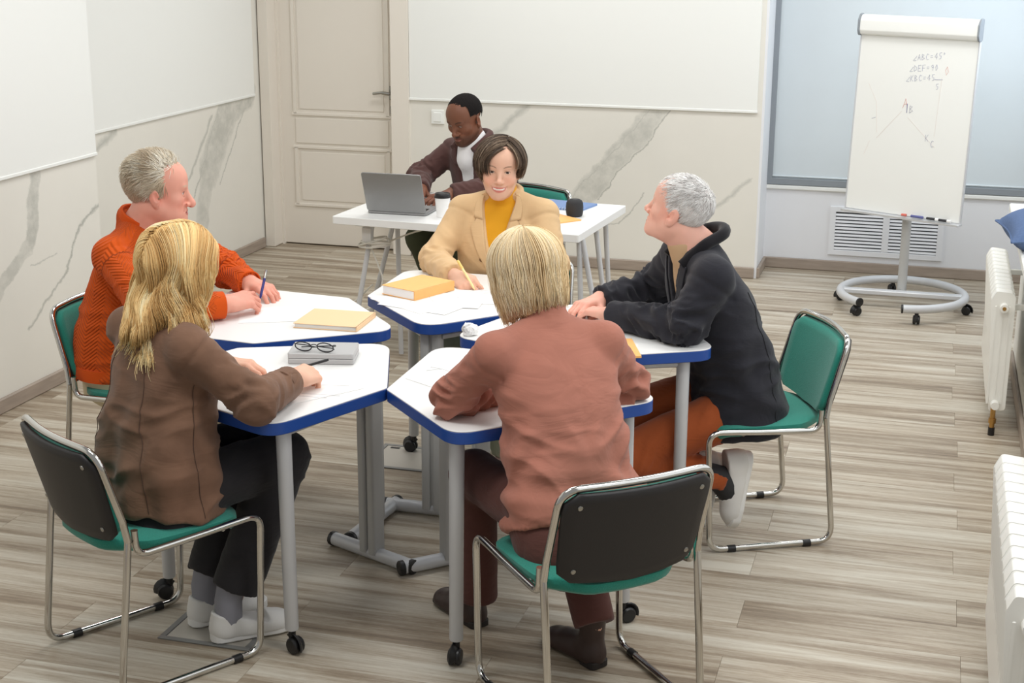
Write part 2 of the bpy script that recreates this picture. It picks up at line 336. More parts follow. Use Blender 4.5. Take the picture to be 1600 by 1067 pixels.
# alcove window with grey frame and closed pale blind
wn = struct(empty('window_1', (0, YA, 0)))
def frame_boxes(b, x0, x1, z0, z1, w, y0, y1):
    b.box(x0, x0+w, y0, y1, z0, z1, 0.003).box(x1-w, x1, y0, y1, z0, z1, 0.003).box(x0+w, x1-w, y0, y1, z0, z0+w, 0.003).box(x0+w, x1-w, y0, y1, z1-w, z1, 0.003); return b
frame_boxes(MB(), -0.995, 0.815, 0.535, 2.55, 0.042, -0.02, 0.04).build('window_frame', M['grey_plastic_frame'], wn)
MB().box(-0.955, 0.775, 0.0, 0.012, 0.575, 2.52).build('roller_blind', M['blind'], wn, False)
MB().tube([(-0.955, -0.004, 0.588), (0.775, -0.004, 0.588)], 0.006, 8).build('blind_bottom_rail', M['blind'], wn)
glass = bpy.data.materials.new('window_glass'); glass.use_nodes = True
gb = glass.node_tree.nodes['Principled BSDF']; gb.inputs['Transmission Weight'].default_value = 1; gb.inputs['Roughness'].default_value = 0.0; gb.inputs['IOR'].default_value = 1.05; M['glass'] = glass
MB().box(-0.96, 0.78, 0.025, 0.03, 0.57, 2.52).build('pane', M['glass'], wn, False)
MB().box(-1.0, 0.82, YA-0.02, YA+0.02, 0.505, 0.533, 0.006).build('trim_3', M['white_paint'])['kind'] = 'structure'
# vent grille, two louvred bays
vg = tag(empty('vent_grille', (-0.237, YA, 0.26)), 'white louvred ventilation grille low on the alcove wall behind the flip chart', 'vent')
frame_boxes(MB(), -0.345, 0.345, -0.155, 0.155, 0.035, -0.014, 0.0).box(-0.02, 0.02, -0.013, 0, -0.12, 0.12, 0.003).build('frame', M['alcove_paint'], vg)
MB().box(-0.31, 0.31, -0.002, 0.0, -0.12, 0.12).build('backing', mat('vent_dark', (84, 88, 92), 0.8), vg, False)
for sx in (-1, 1):
    for k in range(11):
        z = -0.108 + k*0.0212; x0, x1 = (-0.31, -0.02) if sx < 0 else (0.02, 0.31)
        MB().prism([(-0.0125, z-0.0075), (-0.0095, z-0.0075), (-0.003, z+0.0045), (-0.006, z+0.0055)], x0, x1, 0, Matrix(((0, 0, 1, 0), (1, 0, 0, 0), (0, 1, 0, 0), (0, 0, 0, 1)))).build('slat', M['alcove_paint'], vg, False)
# light switch
ls = tag(empty('light_switch', (-3.05, YB, 0.915)), 'white square light switch on the marble wall right of the door', 'switch')
MB().box(-0.042, 0.042, -0.012, 0, -0.046, 0.046, 0.004).build('frame', M['white_panel'], ls)
MB().box(-0.026, 0.026, -0.017, -0.01, -0.03, 0.03, 0.003).build('rocker', M['white_panel'], ls)
# ---------------------------------------------------------------- furniture
ZT = 0.745
def caster(b, x, y, rz, top=0.075):
    m = T(x, y, 0, rz)
    for s in (-1, 1):
        prof = [(0.004, s*0.004), (0.022, s*0.004), (0.0255, s*0.008), (0.0255, s*0.014), (0.021, s*0.019), (0.006, s*0.020)]
        b.lathe([(r, z) for r, z in prof], 16, m @ Matrix.Translation((0.014, 0, 0.0255)) @ Matrix.Rotation(PI/2, 4, 'X'))
    b.tube([(0.014+0.028*math.cos(a), 0, 0.0255+0.028*math.sin(a)) for a in [i*PI/8-0.3 for i in range(0, 8)]], 0.0045, 6, M=m, flat=3.6)
    b.tube([(0, 0, 0.045), (0, 0, top)], 0.011, 10, M=m)
def make_table():
    t = empty('pentagon_table', (0, 0, 0))
    hw, us, ul = 0.34, 0.367, 0.83
    raw = [(0, 0, 0), (us, -hw, 0), (ul, -hw, 0), (ul, hw, 0), (us, hw, 0)]
    out = [(p.x, p.y) for p in fillet([Vector(p) for p in raw], [0.085, 0.03, 0.075, 0.075, 0.03], 8, True)]
    top = MB().prism([(x*0.9995+0.0002, y*0.9995) for x, y in out], ZT-0.004, ZT, 0.0012).build('tabletop', M['laminate'], t)
    MB().prism(out, ZT-0.040, ZT-0.0032, 0.0022).build('edge_band', M['blue_edge'], top)
    col = MB()
    for s in (-1, 1):
        col.prism(arcpoly([(0.078, s*0.021-0.0165), (0.132, s*0.021-0.0165), (0.132, s*0.021+0.0165), (0.078, s*0.021+0.0165)], 0.009, 3), 0.03, ZT-0.04)
    col.box(0.09, 0.12, -0.012, 0.012, 0.03, ZT-0.04)
    col.build('column', M['grey_metal_dark'], t)
    fb = MB().tube([(0.105, -0.185, 0.026), (0.105, 0.185, 0.026)], 0.0235, 14).build('foot_bar', M['grey_metal'], t)
    for s in (-1, 1):
        MB().tube([(0.105, s*0.180, 0.0255), (0.105, s*0.194, 0.0255), (0.105, s*0.197, 0.0255)], [0.0255, 0.0255, 0.021], 14).build('end_cap', M['black_plastic'], fb)
    rl = MB()
    for s in (-1, 1):
        rl.tube(fillet([(0.11, s*0.03, ZT-0.058), (0.40, s*0.25, ZT-0.058), (0.735, s*0.275, ZT-0.058)], 0.05), 0.0165, 8)
    rl.tube([(0.70, -0.27, ZT-0.058), (0.70, 0.27, ZT-0.058)], 0.0165, 8)
    rl.build('under_frame', M['grey_metal'], t)
    for s in (-1, 1):
        lg = MB().tube([(0.735, s*0.282, ZT-0.041), (0.735, s*0.287, 0.075), (0.735, s*0.287, 0.072)], [0.0225, 0.0205, 0.019], 16).build('leg', M['grey_metal'], t)
        b = MB(); caster(b, 0.735, s*0.287, s*1.1+0.4); b.build('caster', M['black_plastic'], lg)
    return t
TABLES = [((-1.688, 4.462), 246.7, 'white five-sided table with blue edge under the grey box and folded eyeglasses'),
          ((-1.722, 4.629), 174.4, 'white five-sided table with blue edge holding the tan folder, by the man in orange'),
          ((-1.654, 4.693), 91.0, 'white five-sided table with blue edge under the thick orange book and loose papers'),
          ((-1.526, 4.478), 313.6, 'white five-sided table with blue edge where the woman in pinkish brown leans'),
          ((-1.521, 4.600), 29.0, 'white five-sided table with blue edge under the arms of the man in the dark blazer')]
tb = make_table()
for i, ((x, y), a, lab) in enumerate(TABLES):
    o = tb if i == 0 else copy_tree(tb)
    o.location = (x, y, 0); o.rotation_euler = (0, 0, math.radians(a)); tag(o, lab, 'table', 'blue-edged tables pushed into a ring')

def make_chair():
    t = empty('stacking_chair', (0, 0, 0)); r = 0.0105; w = 0.232
    for s in (-1, 1):
        x = s*w
        b = MB().tube(fillet([(x, -0.175, 0.50), (x, -0.172, 0.425), (x, 0.05, 0.432), (x, 0.12, 0.436)], 0.05, 8), r, 10)
        b.build('seat_rail', M['chrome'], t)
        MB().tube(fillet([(x, 0.12, 0.436), (x, 0.225, 0.44), (x, 0.205, 0.012), (x, 0.10, 0.0125)], [0, 0.045, 0.05, 0], 8), r, 10).build('leg', M['chrome'], t)
        MB().tube([(x, 0.10, 0.0125), (x, -0.12, 0.0125)], r, 10).build('runner', M['chrome'], t)
        MB().tube(fillet([(x, -0.12, 0.0125), (x, -0.245, 0.0125), (x, -0.195, 0.47)], [0, 0.055, 0], 8), r, 10).build('leg', M['chrome'], t)
        for yy in (0.125, -0.15):
            MB().tube([(x, yy-0.014, 0.0115), (x, yy+0.014, 0.0115)], 0.0130, 10).build('floor_glide', M['black_plastic'], t)
    def bz(y): return y
    up = [(-w, -0.195, 0.47), (-w*0.985, -0.205, 0.53), (-w*0.96, -0.265, 0.738), (0, -0.300, 0.743), (w*0.96, -0.265, 0.738), (w*0.985, -0.205, 0.53), (w, -0.195, 0.47)]
    MB().tube(fillet(up, [0, 0.03, 0.06, 0.9, 0.06, 0.03, 0], 8), r, 10).build('back_frame', M['chrome'], t)
    def backsurf(u, v, off):
        # u -1..1 across, v 0..1 up; curved panel hanging in the frame
        z = 0.462 + 0.268*v; y = -0.200 - 0.068*v - 0.035*(1-u*u) - off
        return Vector((u*(0.203+0.014*min(1, v*1.3)), y, z))
    def pad(off0, off1, grow, nx=14, nz=10):
        b = MB(); V = []; F = []
        def shape(u, v):   # rounded-rectangle map with belly at the bottom
            k = 0.26; uu = u; 
            av = abs(2*v-1); 
            lim = 1 - 0.16*max(0, av-0.72)**2/0.0784
            vv = v - (0.05*(1-abs(u))**0.8 if v < 0.5 else 0)*(1-2*v if v < 0.5 else 0)
            return uu*lim*grow, 0.5+(vv-0.5)*grow
        for lay in (0, 1, 2, 3):
            g = (0.965, 1.0, 1.0, 0.965)[lay]; o = (off0, off0+(off1-off0)*0.25, off0+(off1-off0)*0.75, off1)[lay]
            for j in range(nz+1):
                for i in range(nx+1):
                    u, v = shape(-1+2*i/nx, j/nz); V.append(backsurf(u*g, 0.5+(v-0.5)*g, o))
        n1 = (nx+1)*(nz+1)
        def id(l, i, j): return l*n1 + j*(nx+1)+i
        for j in range(nz):
            for i in range(nx):
                F.append((id(0, i, j), id(0, i+1, j), id(0, i+1, j+1), id(0, i, j+1))); F.append((id(3, i, j), id(3, i, j+1), id(3, i+1, j+1), id(3, i+1, j)))
        ring = [(i, 0) for i in range(nx)] + [(nx, j) for j in range(nz)] + [(nx-i, nz) for i in range(nx)] + [(0, nz-j) for j in range(nz)]
        for l in range(3):
            for k in range(len(ring)):
                a, c = ring[k], ring[(k+1) % len(ring)]; F.append((id(l, *a), id(l, *c), id(l+1, *c), id(l+1, *a)))
        return b.add(V, F)
    br = pad(-0.030, 0.002, 0.95).build('backrest', M['green_fabric'], t, ang=60)
    bp = pad(-0.006, 0.015, 1.0).build('back_shell', M['black_shell'], br, ang=60)
    for u in (-0.82, 0.82):
        for v in (0.14, 0.86):
            p = backsurf(u, v, 0.014); MB().lathe([(0.0075, 0), (0.0068, 0.003), (0.003, 0.0045)], 10, Matrix.Translation(p) @ Matrix.Rotation(PI/2+0.25, 4, 'X')).build('screw', M['steel'], br)
    # seat cushion: rounded, bowed rear edge, waterfall front
    def sgrid(nx=16, ny=16):
        V = []; F = []
        def pt(u, v, lay):
            xw = 0.222*(1 - 0.10*max(0, -v)**2.0); cx = u*xw
            yy = 0.205*v + (0.02 if v > 0 else 0.0)*0
            rr = 0.5
            if abs(u) > 0.55 and abs(v) > 0.55:
                k = min(1, ((abs(u)-0.55)/0.45)**2 + ((abs(v)-0.55)/0.45)**2); q = ((abs(u)-0.55)/0.45)*((abs(v)-0.55)/0.45)
                sc = 1-0.16*q; cx *= sc; yy *= sc
            if v < 0: yy -= 0.03*(1-u*u)*(-v)
            e = max(abs(u), abs(v)); dome = 0.012*(1-e**4)
            z = 0.447 + dome - (0.018*max(0, v-0.5)**2/0.25)
            return (cx, yy+0.0, z) if lay == 0 else (cx*1.0, yy, z-0.022-dome*0.3) if lay == 1 else (cx*0.93, yy*0.93, z-0.036-dome)
        n1 = (nx+1)*(ny+1)
        for lay in (0, 1, 2):
            for j in range(ny+1):
                for i in range(nx+1): 
                    g = 0.97 if lay == 0 else 1.0
                    V.append(pt((-1+2*i/nx)*g if False else (-1+2*i/nx), -1+2*j/ny, lay))
        def id(l, i, j): return l*n1+j*(nx+1)+i
        for j in range(ny):
            for i in range(nx):
                F.append((id(0, i, j), id(0, i+1, j), id(0, i+1, j+1), id(0, i, j+1))); F.append((id(2, i, j), id(2, i, j+1), id(2, i+1, j+1), id(2, i+1, j)))
        ring = [(i, 0) for i in range(nx)] + [(nx, j) for j in range(ny)] + [(nx-i, ny) for i in range(nx)] + [(0, ny-j) for j in range(ny)]
        for l in range(2):
            for k in range(len(ring)):
                a, c = ring[k], ring[(k+1) % len(ring)]; F.append((id(l, *a), id(l, *c), id(l+1, *c), id(l+1, *a)))
        return V, F
    V, F = sgrid(); MB().add(V, F).build('seat', M['green_fabric'], t, ang=60)
    b = MB()
    for yy in (-0.10, 0.10): b.tube([(-w, yy, 0.428), (w, yy, 0.428)], 0.008, 8)
    b.build('cross_brace', M['chrome'], t)
    return t
CHAIRS = [((-0.826, 3.677), 131.7, 'chrome chair with green seat and black back shell, under the woman in pinkish brown'),
          ((-2.105, 3.580), 58.0, 'chrome chair with black back shell under the blonde woman in the brown suede jacket'),
          ((-0.555, 5.045), 207.0, 'chrome chair with a green backrest, under the man in the dark blazer'),
          ((-2.740, 4.730), -5.0, 'chrome chair with green padding under the man in the orange sweater'),
          ((-1.635, 5.640), 270.0, 'chrome chair with green padding behind the woman in the beige blazer'),
          ((-2.130, 7.390), 245.0, 'chrome chair with green padding at the white desk, under the man with the laptop')]
ch = make_chair()
for i, ((x, y), a, lab) in enumerate(CHAIRS):
    o = ch if i == 0 else copy_tree(ch)
    o.location = (x, y, 0); o.rotation_euler = (0, 0, math.radians(a-90)); tag(o, lab, 'chair', 'green and chrome stacking chairs')

# ---- white desk at the back on two splayed trestles
dk = tag(empty('desk', (-2.10, 6.86, 0), math.radians(-4.0)), 'long white desk on grey splayed tube legs near the door, carrying the laptop', 'desk')
MB().prism(arcpoly([(-0.62, -0.40), (0.62, -0.40), (0.62, 0.40), (-0.62, 0.40)], 0.012, 3), 0.705, 0.742, 0.002).build('tabletop', M['laminate'], dk)
dkm = Matrix.Translation((-2.10, 6.86, 0)) @ Matrix.Rotation(math.radians(-4.0), 4, 'Z'); dki = dkm.inverted()
def dleg(p, q): MB().tube([dki @ Vector(p), dki @ Vector(q)], 0.0125, 10).build('leg', M['grey_metal'], dk)
for p, q in (((-2.57, 6.587, 0.706), (-2.70, 6.56, 0.0)), ((-2.544, 6.84, 0.706), (-2.745, 6.86, 0.0)), ((-2.515, 6.778, 0.706), (-2.505, 6.78, 0.0)), ((-2.50, 7.15, 0.706), (-2.56, 7.2, 0.0)),
             ((-1.526, 6.50, 0.706), (-1.494, 6.50, 0.0)), ((-1.511, 6.505, 0.706), (-1.37, 6.505, 0.0)), ((-1.528, 6.85, 0.706), (-1.432, 6.85, 0.0)), ((-1.54, 7.12, 0.706), (-1.50, 7.16, 0.0))): dleg(p, q)
for s in (-1, 1): MB().box(s*0.50-0.03, s*0.50+0.03, -0.34, 0.34, 0.690, 0.706, 0.003).build('trestle_bar', M['grey_metal'], dk)
M['laptop_grey'] = mat('laptop_grey', (150, 150, 150), 0.42, 0.55)
M['screen_black'] = mat('screen_black', (16, 17, 20), 0.15)
# laptop
lp = tag(empty('laptop', (-2.462, 6.63, 0.742), math.radians(1)), 'open silver laptop on the white desk, its lid facing the camera', 'laptop')
MB().prism(arcpoly([(-0.15, 0.0), (0.15, 0.0), (0.15, 0.205), (-0.15, 0.205)], 0.012, 3), 0.002, 0.015, 0.003).build('base', M['laptop_grey'], lp)
kb = MB().box(-0.13, 0.13, 0.018, 0.115, 0.0135, 0.0155, 0.0005).build('keyboard', M['screen_black'], lp)
b = MB()
for j in range(5):
    for i in range(13): b.box(-0.126+i*0.0195, -0.126+i*0.0195+0.016, 0.021+j*0.0187, 0.021+j*0.0187+0.0155, 0.0152, 0.0170, 0.0006)
b.build('key', M['black_plastic'], kb)['kind'] = 'stuff'
lid = Matrix.Translation((0, 0.0, 0.016)) @ Matrix.Rotation(math.radians(22), 4, 'X')
MB().prism(arcpoly([(-0.15, 0.0), (0.15, 0.0), (0.15, 0.212), (-0.15, 0.212)], 0.012, 3), -0.003, 0.003, 0.0015, lid @ Matrix.Rotation(PI/2, 4, 'X')).build('lid', M['laptop_grey'], lp)
MB().box(-0.143, 0.143, 0.012, 0.205, -0.0045, -0.0028, 0, lid @ Matrix.Rotation(PI/2, 4, 'X')).build('screen', M['screen_black'], lp, False)
# cup
cp = tag(empty('coffee_cup', (-2.235, 6.65, 0.742)), 'white takeaway coffee cup with black lid beside the laptop', 'cup')
MB().lathe([(0.026, 0), (0.028, 0.001), (0.0375, 0.098), (0.0385, 0.1)], 24).build('cup_body', M['paper'], cp)
MB().lathe([(0.0395, 0.094), (0.0405, 0.098), (0.0395, 0.103), (0.037, 0.104), (0.036, 0.114), (0.034, 0.116), (0.030, 0.113), (0.001, 0.113)], 24).build('lid', M['black_plastic'], cp)
# things on the right half of the desk
def slab(name, pts, z0, z1, m, label, cat, bev=0.001, group=None, parent=None):
    cx = sum(p[0] for p in pts)/len(pts); cy = sum(p[1] for p in pts)/len(pts)
    o = MB().prism([(p[0]-cx, p[1]-cy) for p in pts], 0, z1-z0, bev).build(name, m, parent, smooth=False); o.location = (cx, cy, z0)
    if label: tag(o, label, cat, group)
    return o
def rect(cx, cy, w, h, a):
    c, s = math.cos(math.radians(a)), math.sin(math.radians(a))
    return [(cx+x*c-y*s, cy+x*s+y*c) for x, y in ((-w/2, -h/2), (w/2, -h/2), (w/2, h/2), (-w/2, h/2))]
bk = slab('spiral_notebook', rect(-1.745, 7.10, 0.20, 0.27, 78), 0.742, 0.752, mat('blue_cover', (112, 140, 188), 0.5), 'blue spiral notebook lying on the far side of the white desk', 'notebook')
b = MB()
for k in range(16):
    y = -0.118+k*0.0158; b.tube([(math.cos(t)*0.007, 0, math.sin(t)*0.007) for t in [i*PI/4 for i in range(8)]], 0.0012, 5, True, M=T(0, 0, 0.005) @ Matrix.Translation((-0.100, y, 0)))
sp = b.build('spiral_binding', M['paper_grey'], bk); sp.rotation_euler = (0, 0, math.radians(78)); sp['kind'] = 'stuff'
M['black_fabric'] = mat('black_fabric', (44, 44, 46), 0.75, bump=(400, 0.3, 0.001, (1, 1, 1)))
sk = tag(empty('speaker', (-1.635, 6.86, 0.742)), 'small rounded black portable speaker on the white desk', 'speaker')
MB().lathe([(0.030, 0), (0.038, 0.004), (0.0415, 0.02), (0.0425, 0.045), (0.0405, 0.066), (0.034, 0.078), (0.022, 0.083), (0.001, 0.084)], 28).build('body', M['black_fabric'], sk)
MB().lathe([(0.018, 0.0825), (0.017, 0.0845), (0.001, 0.0848)], 20).build('top_button', M['black_plastic'], sk)
slab('notepad', rect(-1.705, 6.76, 0.15, 0.21, 52), 0.742, 0.749, M['orange_book'], 'orange notepad lying on the white desk in front of the black speaker', 'notepad')
slab('sticky_note_block', rect(-2.165, 6.74, 0.07, 0.07, 12), 0.742, 0.752, mat('pink_note', (226, 170, 190), 0.6), 'small pink block of notes beside the coffee cup', 'sticky notes')
# cable coil hanging under the left end of the desk
M['cable'] = mat('cable', (214, 210, 200), 0.5)
cb = tag(empty('power_cable', (-2.62, 6.60, 0.66)), 'pale coiled power cable with plug hanging under the left end of the desk', 'cable')
b = MB()
pts = []
for k in range(64):
    a = k/63*2*PI*3.4; pts.append((0.075*math.cos(a)+0.05+0.012*math.sin(a*0.37), 0.05*math.sin(a), -0.055+0.018*math.sin(a*0.61)+0.012*math.cos(a)))
b.tube(pts, 0.0048, 6)
b.tube(fillet([(0.12, 0.03, -0.05), (0.22, 0.08, -0.01), (0.40, 0.10, 0.04)], 0.2), 0.0045, 6)
b.tube(fillet([(0.04, -0.03, -0.06), (0.10, -0.02, -0.22), (0.08, -0.02, -0.36), (-0.02, -0.02, -0.40), (-0.13, -0.02, -0.42), (-0.15, 0.0, -0.395), (-0.06, 0.02, -0.36), (0.03, 0.02, -0.27)], 0.08), 0.0045, 6)
b.build('cable_loop', M['cable'], cb)
MB().box(0.0, 0.045, -0.03, 0.01, -0.055, 0.028, 0.008).build('adapter_block', M['paper_grey'], cb)

# ---- papers, books and small things on the ring of tables
Z = ZT + 0.0006
def paper(pts, label, dz=0.0, marks=None, group='loose drawing sheets on the table by the orange book'):
    o = slab('paper_sheet', pts, Z+dz, Z+dz+0.0005, M['paper'], label, 'paper', 0, group)
    return o
def sketch(o, lines, m='ink', w=0.0006):
    b = MB()
    for l in lines: b.tube([(x, y, 0.0008) for x, y in l], w, 4, flat=0.4)
    b.build('pencil_lines', M[m], o)['kind'] = 'stuff'
p = paper(rect(-1.79, 5.02, 0.21, 0.297, 58), 'lowest loose white sheet under the thick orange book, its corner past the table edge', 0.0)
p = paper(rect(-1.745, 5.00, 0.21, 0.297, 75), 'middle loose white sheet fanned out under the thick orange book', 0.0008)
p = paper(rect(-1.70, 5.07, 0.21, 0.297, 96), 'topmost loose white sheet with a sketched triangle beside the thick orange book', 0.0016)
sketch(p, [[(-0.10, 0.08), (-0.03, -0.04)], [(-0.03, -0.04), (-0.11, -0.07)], [(-0.11, -0.07), (-0.10, 0.08)], [(-0.02, 0.02), (0.04, 0.05), (0.02, -0.03)]])
p = paper(rect(-1.57, 5.16, 0.21, 0.297, 100), 'white sheet under the writing hand of the woman in beige', 0.0, group=None)
sketch(p, [[(-0.08, 0.10-0.012*i), (0.05, 0.10-0.012*i)] for i in range(5)], w=0.0006)
def book(name, cx, cy, w, h, a, z0, t, mcov, label, spine='left', cat='book'):
    e = tag(empty(name, (cx, cy, z0), math.radians(a)), label, cat)
    MB().box(-w/2, w/2, -h/2, h/2, 0, 0.0022, 0.0006).box(-w/2, w/2, -h/2, h/2, t-0.0022, t, 0.0006).prism(arcpoly([(w/2-0.003, -h/2), (w/2+0.002, -h/2), (w/2+0.002, h/2), (w/2-0.003, h/2)], 0.0015, 2), 0, t, 0.0006).build('cover', mcov, e)
    MB().box(-w/2+0.003, w/2-0.003, -h/2+0.003, h/2-0.003, 0.0022, t-0.0022).build('pages', M['paper'], e)
    return e
book('thick_book', -1.832, 5.155, 0.165, 0.225, -23, Z+0.0022, 0.036, M['orange_book'], 'thick orange book lying on loose papers in front of the woman in beige')
fo = tag(empty('folder', (-1.965, 4.655, Z), math.radians(3)), 'thin tan folder lying open-edged on the table of the man in orange', 'folder')
MB().box(-0.115, 0.115, -0.105, 0.105, 0, 0.002, 0.0005).box(-0.115, 0.115, -0.105, 0.105, 0.015, 0.0172, 0.0005).box(0.112, 0.116, -0.105, 0.105, 0.0, 0.0172, 0.0008).build('cover', M['tan_cover'], fo)
MB().box(-0.110, 0.111, -0.102, 0.102, 0.002, 0.015).build('pages', M['paper_grey'], fo)
p = paper(rect(-2.19, 4.70, 0.297, 0.21, 25), 'white sheet under the hand of the man in orange', 0.0, group=None)
p = paper(rect(-1.755, 3.90, 0.297, 0.21, 55), 'white sheet with faint pencil lines under the pen of the woman in suede', 0.0, group=None)
sketch(p, [[(-0.12, -0.05), (0.13, -0.03), (0.13, -0.031)], [(-0.10, -0.075), (0.10, -0.06)], [(0.02, 0.05), (0.12, 0.07)]])
p = paper(rect(-1.335, 4.17, 0.297, 0.21, 60), 'white sheet with a drawn angle in front of the woman in pinkish brown', 0.0, group=None)
sketch(p, [[(-0.13, 0.02), (-0.09, 0.05), (-0.02, 0.01)], [(-0.09, 0.05), (-0.13, 0.06)]])
bx = tag(empty('grey_box', (-1.825, 4.225, Z), math.radians(14)), 'flat light grey case lying on the table under the eyeglasses', 'case')
MB().prism(arcpoly([(-0.105, -0.07), (0.105, -0.07), (0.105, 0.07), (-0.105, 0.07)], 0.008, 3), 0, 0.017, 0.002).build('case_bottom', M['grey_box'], bx)
MB().prism(arcpoly([(-0.105, -0.07), (0.105, -0.07), (0.105, 0.07), (-0.105, 0.07)], 0.008, 3), 0.0182, 0.035, 0.002).build('case_lid', M['grey_box'], bx)
# eyeglasses, folded arms, lenses towards the camera
gl = tag(empty('eyeglasses', (-1.83, 4.165, Z+0.036), math.radians(6)), 'dark-rimmed eyeglasses lying folded on the grey case', 'eyeglasses')
M['dark_rim'] = mat('dark_rim', (24, 26, 34), 0.2)
fr_ = MB(); lens = []
for s in (-1, 1):
    cx = s*0.036; rim = [(cx+0.0265*math.cos(a), -0.012*math.sin(a)-0.004, 0.019+0.0180*math.sin(a)) for a in [2*PI*k/28 for k in range(28)]]
    fr_.tube(rim, 0.0019, 6, True); lens.append(rim)
    fr_.tube(fillet([(s*0.0605, -0.004, 0.027), (s*0.068, 0.002, 0.027), (s*0.066, 0.012, 0.020), (-s*0.035, 0.030, 0.006), (-s*0.055, 0.034, 0.003)], 0.006), 0.0016, 6)
fr_.tube(fillet([(-0.0125, -0.006, 0.024), (0, -0.006, 0.029), (0.0125, -0.006, 0.024)], 0.02), 0.0017, 6)
fr_.build('rim', M['dark_rim'], gl)
for rim in lens:
    MB().add(rim, [tuple(range(28))]).build('lens', M['glass'], gl, False)
slab('notebook', rect(-0.955, 4.60, 0.15, 0.21, 20), Z, Z+0.008, M['orange_book'], 'orange notebook half under the forearm of the man in the dark blazer', 'notebook')
slab('paper_sheet', rect(-0.975, 4.53, 0.21, 0.29, 8), Z-0.0003, Z+0.0001, M['paper'], 'white sheet under the orange notebook of the man in the dark blazer', 'paper', 0)
# crumpled tissue
b = MB(); nr = np.random.default_rng(3)
bm = bmesh.new(); bmesh.ops.create_icosphere(bm, subdivisions=3, radius=1)
pts = [tuple(Vector((v.co.x*0.028, v.co.y*0.026, max(-0.0, v.co.z*0.024+0.018)))*(1+0.0) + Vector(nr.normal(0, 0.0028, 3))) for v in bm.verts]
pts = [(x, y, max(0.0, z)) for x, y, z in pts]; fcs = [tuple(v.index for v in f.verts) for f in bm.faces]; bm.free()
o = b.add(pts, fcs).build('crumpled_tissue', M['paper'], None, ang=15); o.location = (-1.462, 4.632, ZT+0.0005); tag(o, 'crumpled white tissue at the middle of the ring of tables', 'tissue')

# ---- floor hatches
def hatch(cx, cy, w, h, a, label):
    e = tag(empty('floor_hatch', (cx, cy, 0.0), math.radians(a)), label, 'floor hatch')
    frame_b = MB(); t = 0.018
    for x0, x1, y0, y1 in ((-w/2, w/2, -h/2, -h/2+t), (-w/2, w/2, h/2-t, h/2), (-w/2, -w/2+t, -h/2+t, h/2-t), (w/2-t, w/2, -h/2+t, h/2-t)): frame_b.box(x0, x1, y0, y1, 0.0002, 0.005, 0.001)
    frame_b.build('frame', mat('hatch_frame', (140, 140, 138), 0.4, 0.4), e)
    MB().box(-w/2+t+0.002, w/2-t-0.002, -h/2+t+0.002, h/2-t-0.002, 0.0002, 0.0035, 0.001).build('cover_plate', mat('hatch_plate', (186, 180, 170), 0.45, 0.1), e)
    for s in (-1, 1): MB().box(s*(w/2-0.06)-0.02, s*(w/2-0.06)+0.02, h/2-t-0.03, h/2-t-0.014, 0.0034, 0.0046, 0.0004).build('finger_slot', M['black_plastic'], e)
hatch(-1.99, 3.745, 0.30, 0.23, 0, 'grey framed floor hatch under the white sneakers of the woman in suede')
hatch(-1.955, 5.34, 0.29, 0.27, 0, 'grey floor hatch plate under the caster of the far table')

# ---- flip chart
fc = tag(empty('flip_chart', (-0.10, 8.50, 0)), 'white mobile flip chart on a round grey wheeled base by the alcove window', 'flip chart')
b = MB(); R_ = 0.345
arc = [(R_*math.cos(math.radians(a)), R_*math.sin(math.radians(a))*1.06, 0.085) for a in range(-88, 236, 6)]
b.tube(arc, 0.0235, 12).build('base_ring', M['grey_metal'], fc)
MB().box(-0.335, 0.335, -0.028, 0.028, 0.072, 0.098, 0.004).build('base_bar', M['grey_metal'], fc)
for a in (-122, -78, -8, 100, 165):
    x, y = R_*math.cos(math.radians(a)), R_*math.sin(math.radians(a))*1.06
    if a == -122: x, y = -0.225, -0.24
    if a == -78: x, y = 0.09, -0.335
    b = MB(); caster(b, x, y, a*0.02, 0.075); b.build('caster', M['black_plastic'], fc)
for p0, p1 in ((arc[0], arc[1]), (arc[-1], arc[-2])):
    d = (Vector(p0)-Vector(p1)).normalized(); MB().tube([Vector(p0)-d*0.004, Vector(p0)+d*0.006], 0.0245, 12).build('end_cap', M['black_plastic'], fc)
MB().tube([(-0.005, 0.058, 0.09), (-0.005, 0.058, 0.98)], 0.026, 16).build('post', M['grey_metal_dark'], fc)
bmx = Matrix.Translation((-0.14+0.10, 8.502-8.50, 0.53)) @ Matrix.Rotation(math.radians(-26.7), 4, 'Z') @ Matrix.Rotation(math.radians(-3.0), 4, 'X') @ Matrix.Rotation(PI/2, 4, 'X')
# board coordinates: x across, y up, z towards the viewer
brd = MB().box(-0.352, 0.352, 0.005, 1.085, -0.012, 0.0, 0.002).build('board', M['white_panel'], fc); brd.matrix_local = bmx
for x0, x1, y0, y1 in ((-0.358, -0.350, 0, 1.09), (0.350, 0.358, 0, 1.09)): o = MB().box(x0, x1, y0, y1, -0.016, 0.004, 0.002).build('board_edge', M['grey_metal'], fc); o.matrix_local = bmx
o = MB().prism([(-0.016, -0.008), (0.038, -0.012), (0.040, -0.002), (0.036, -0.004), (0.002, 0.002), (-0.016, 0.002)], -0.362, 0.362, 0.001, Matrix(((0, 0, 1, 0), (0, 1, 0, 0), (1, 0, 0, 0), (0, 0, 0, 1)))).build('marker_tray', M['grey_metal'], fc); o.matrix_local = bmx
o = MB().prism(arcpoly([(-0.012, 0.985), (0.022, 0.985), (0.034, 1.01), (0.034, 1.065), (0.020, 1.095), (-0.012, 1.10)], 0.02, 5), -0.352, 0.352, 0.003, Matrix(((0, 0, 1, 0), (0, 1, 0, 0), (1, 0, 0, 0), (0, 0, 0, 1)))).build('paper_clamp', M['white_panel'], fc); o.matrix_local = bmx
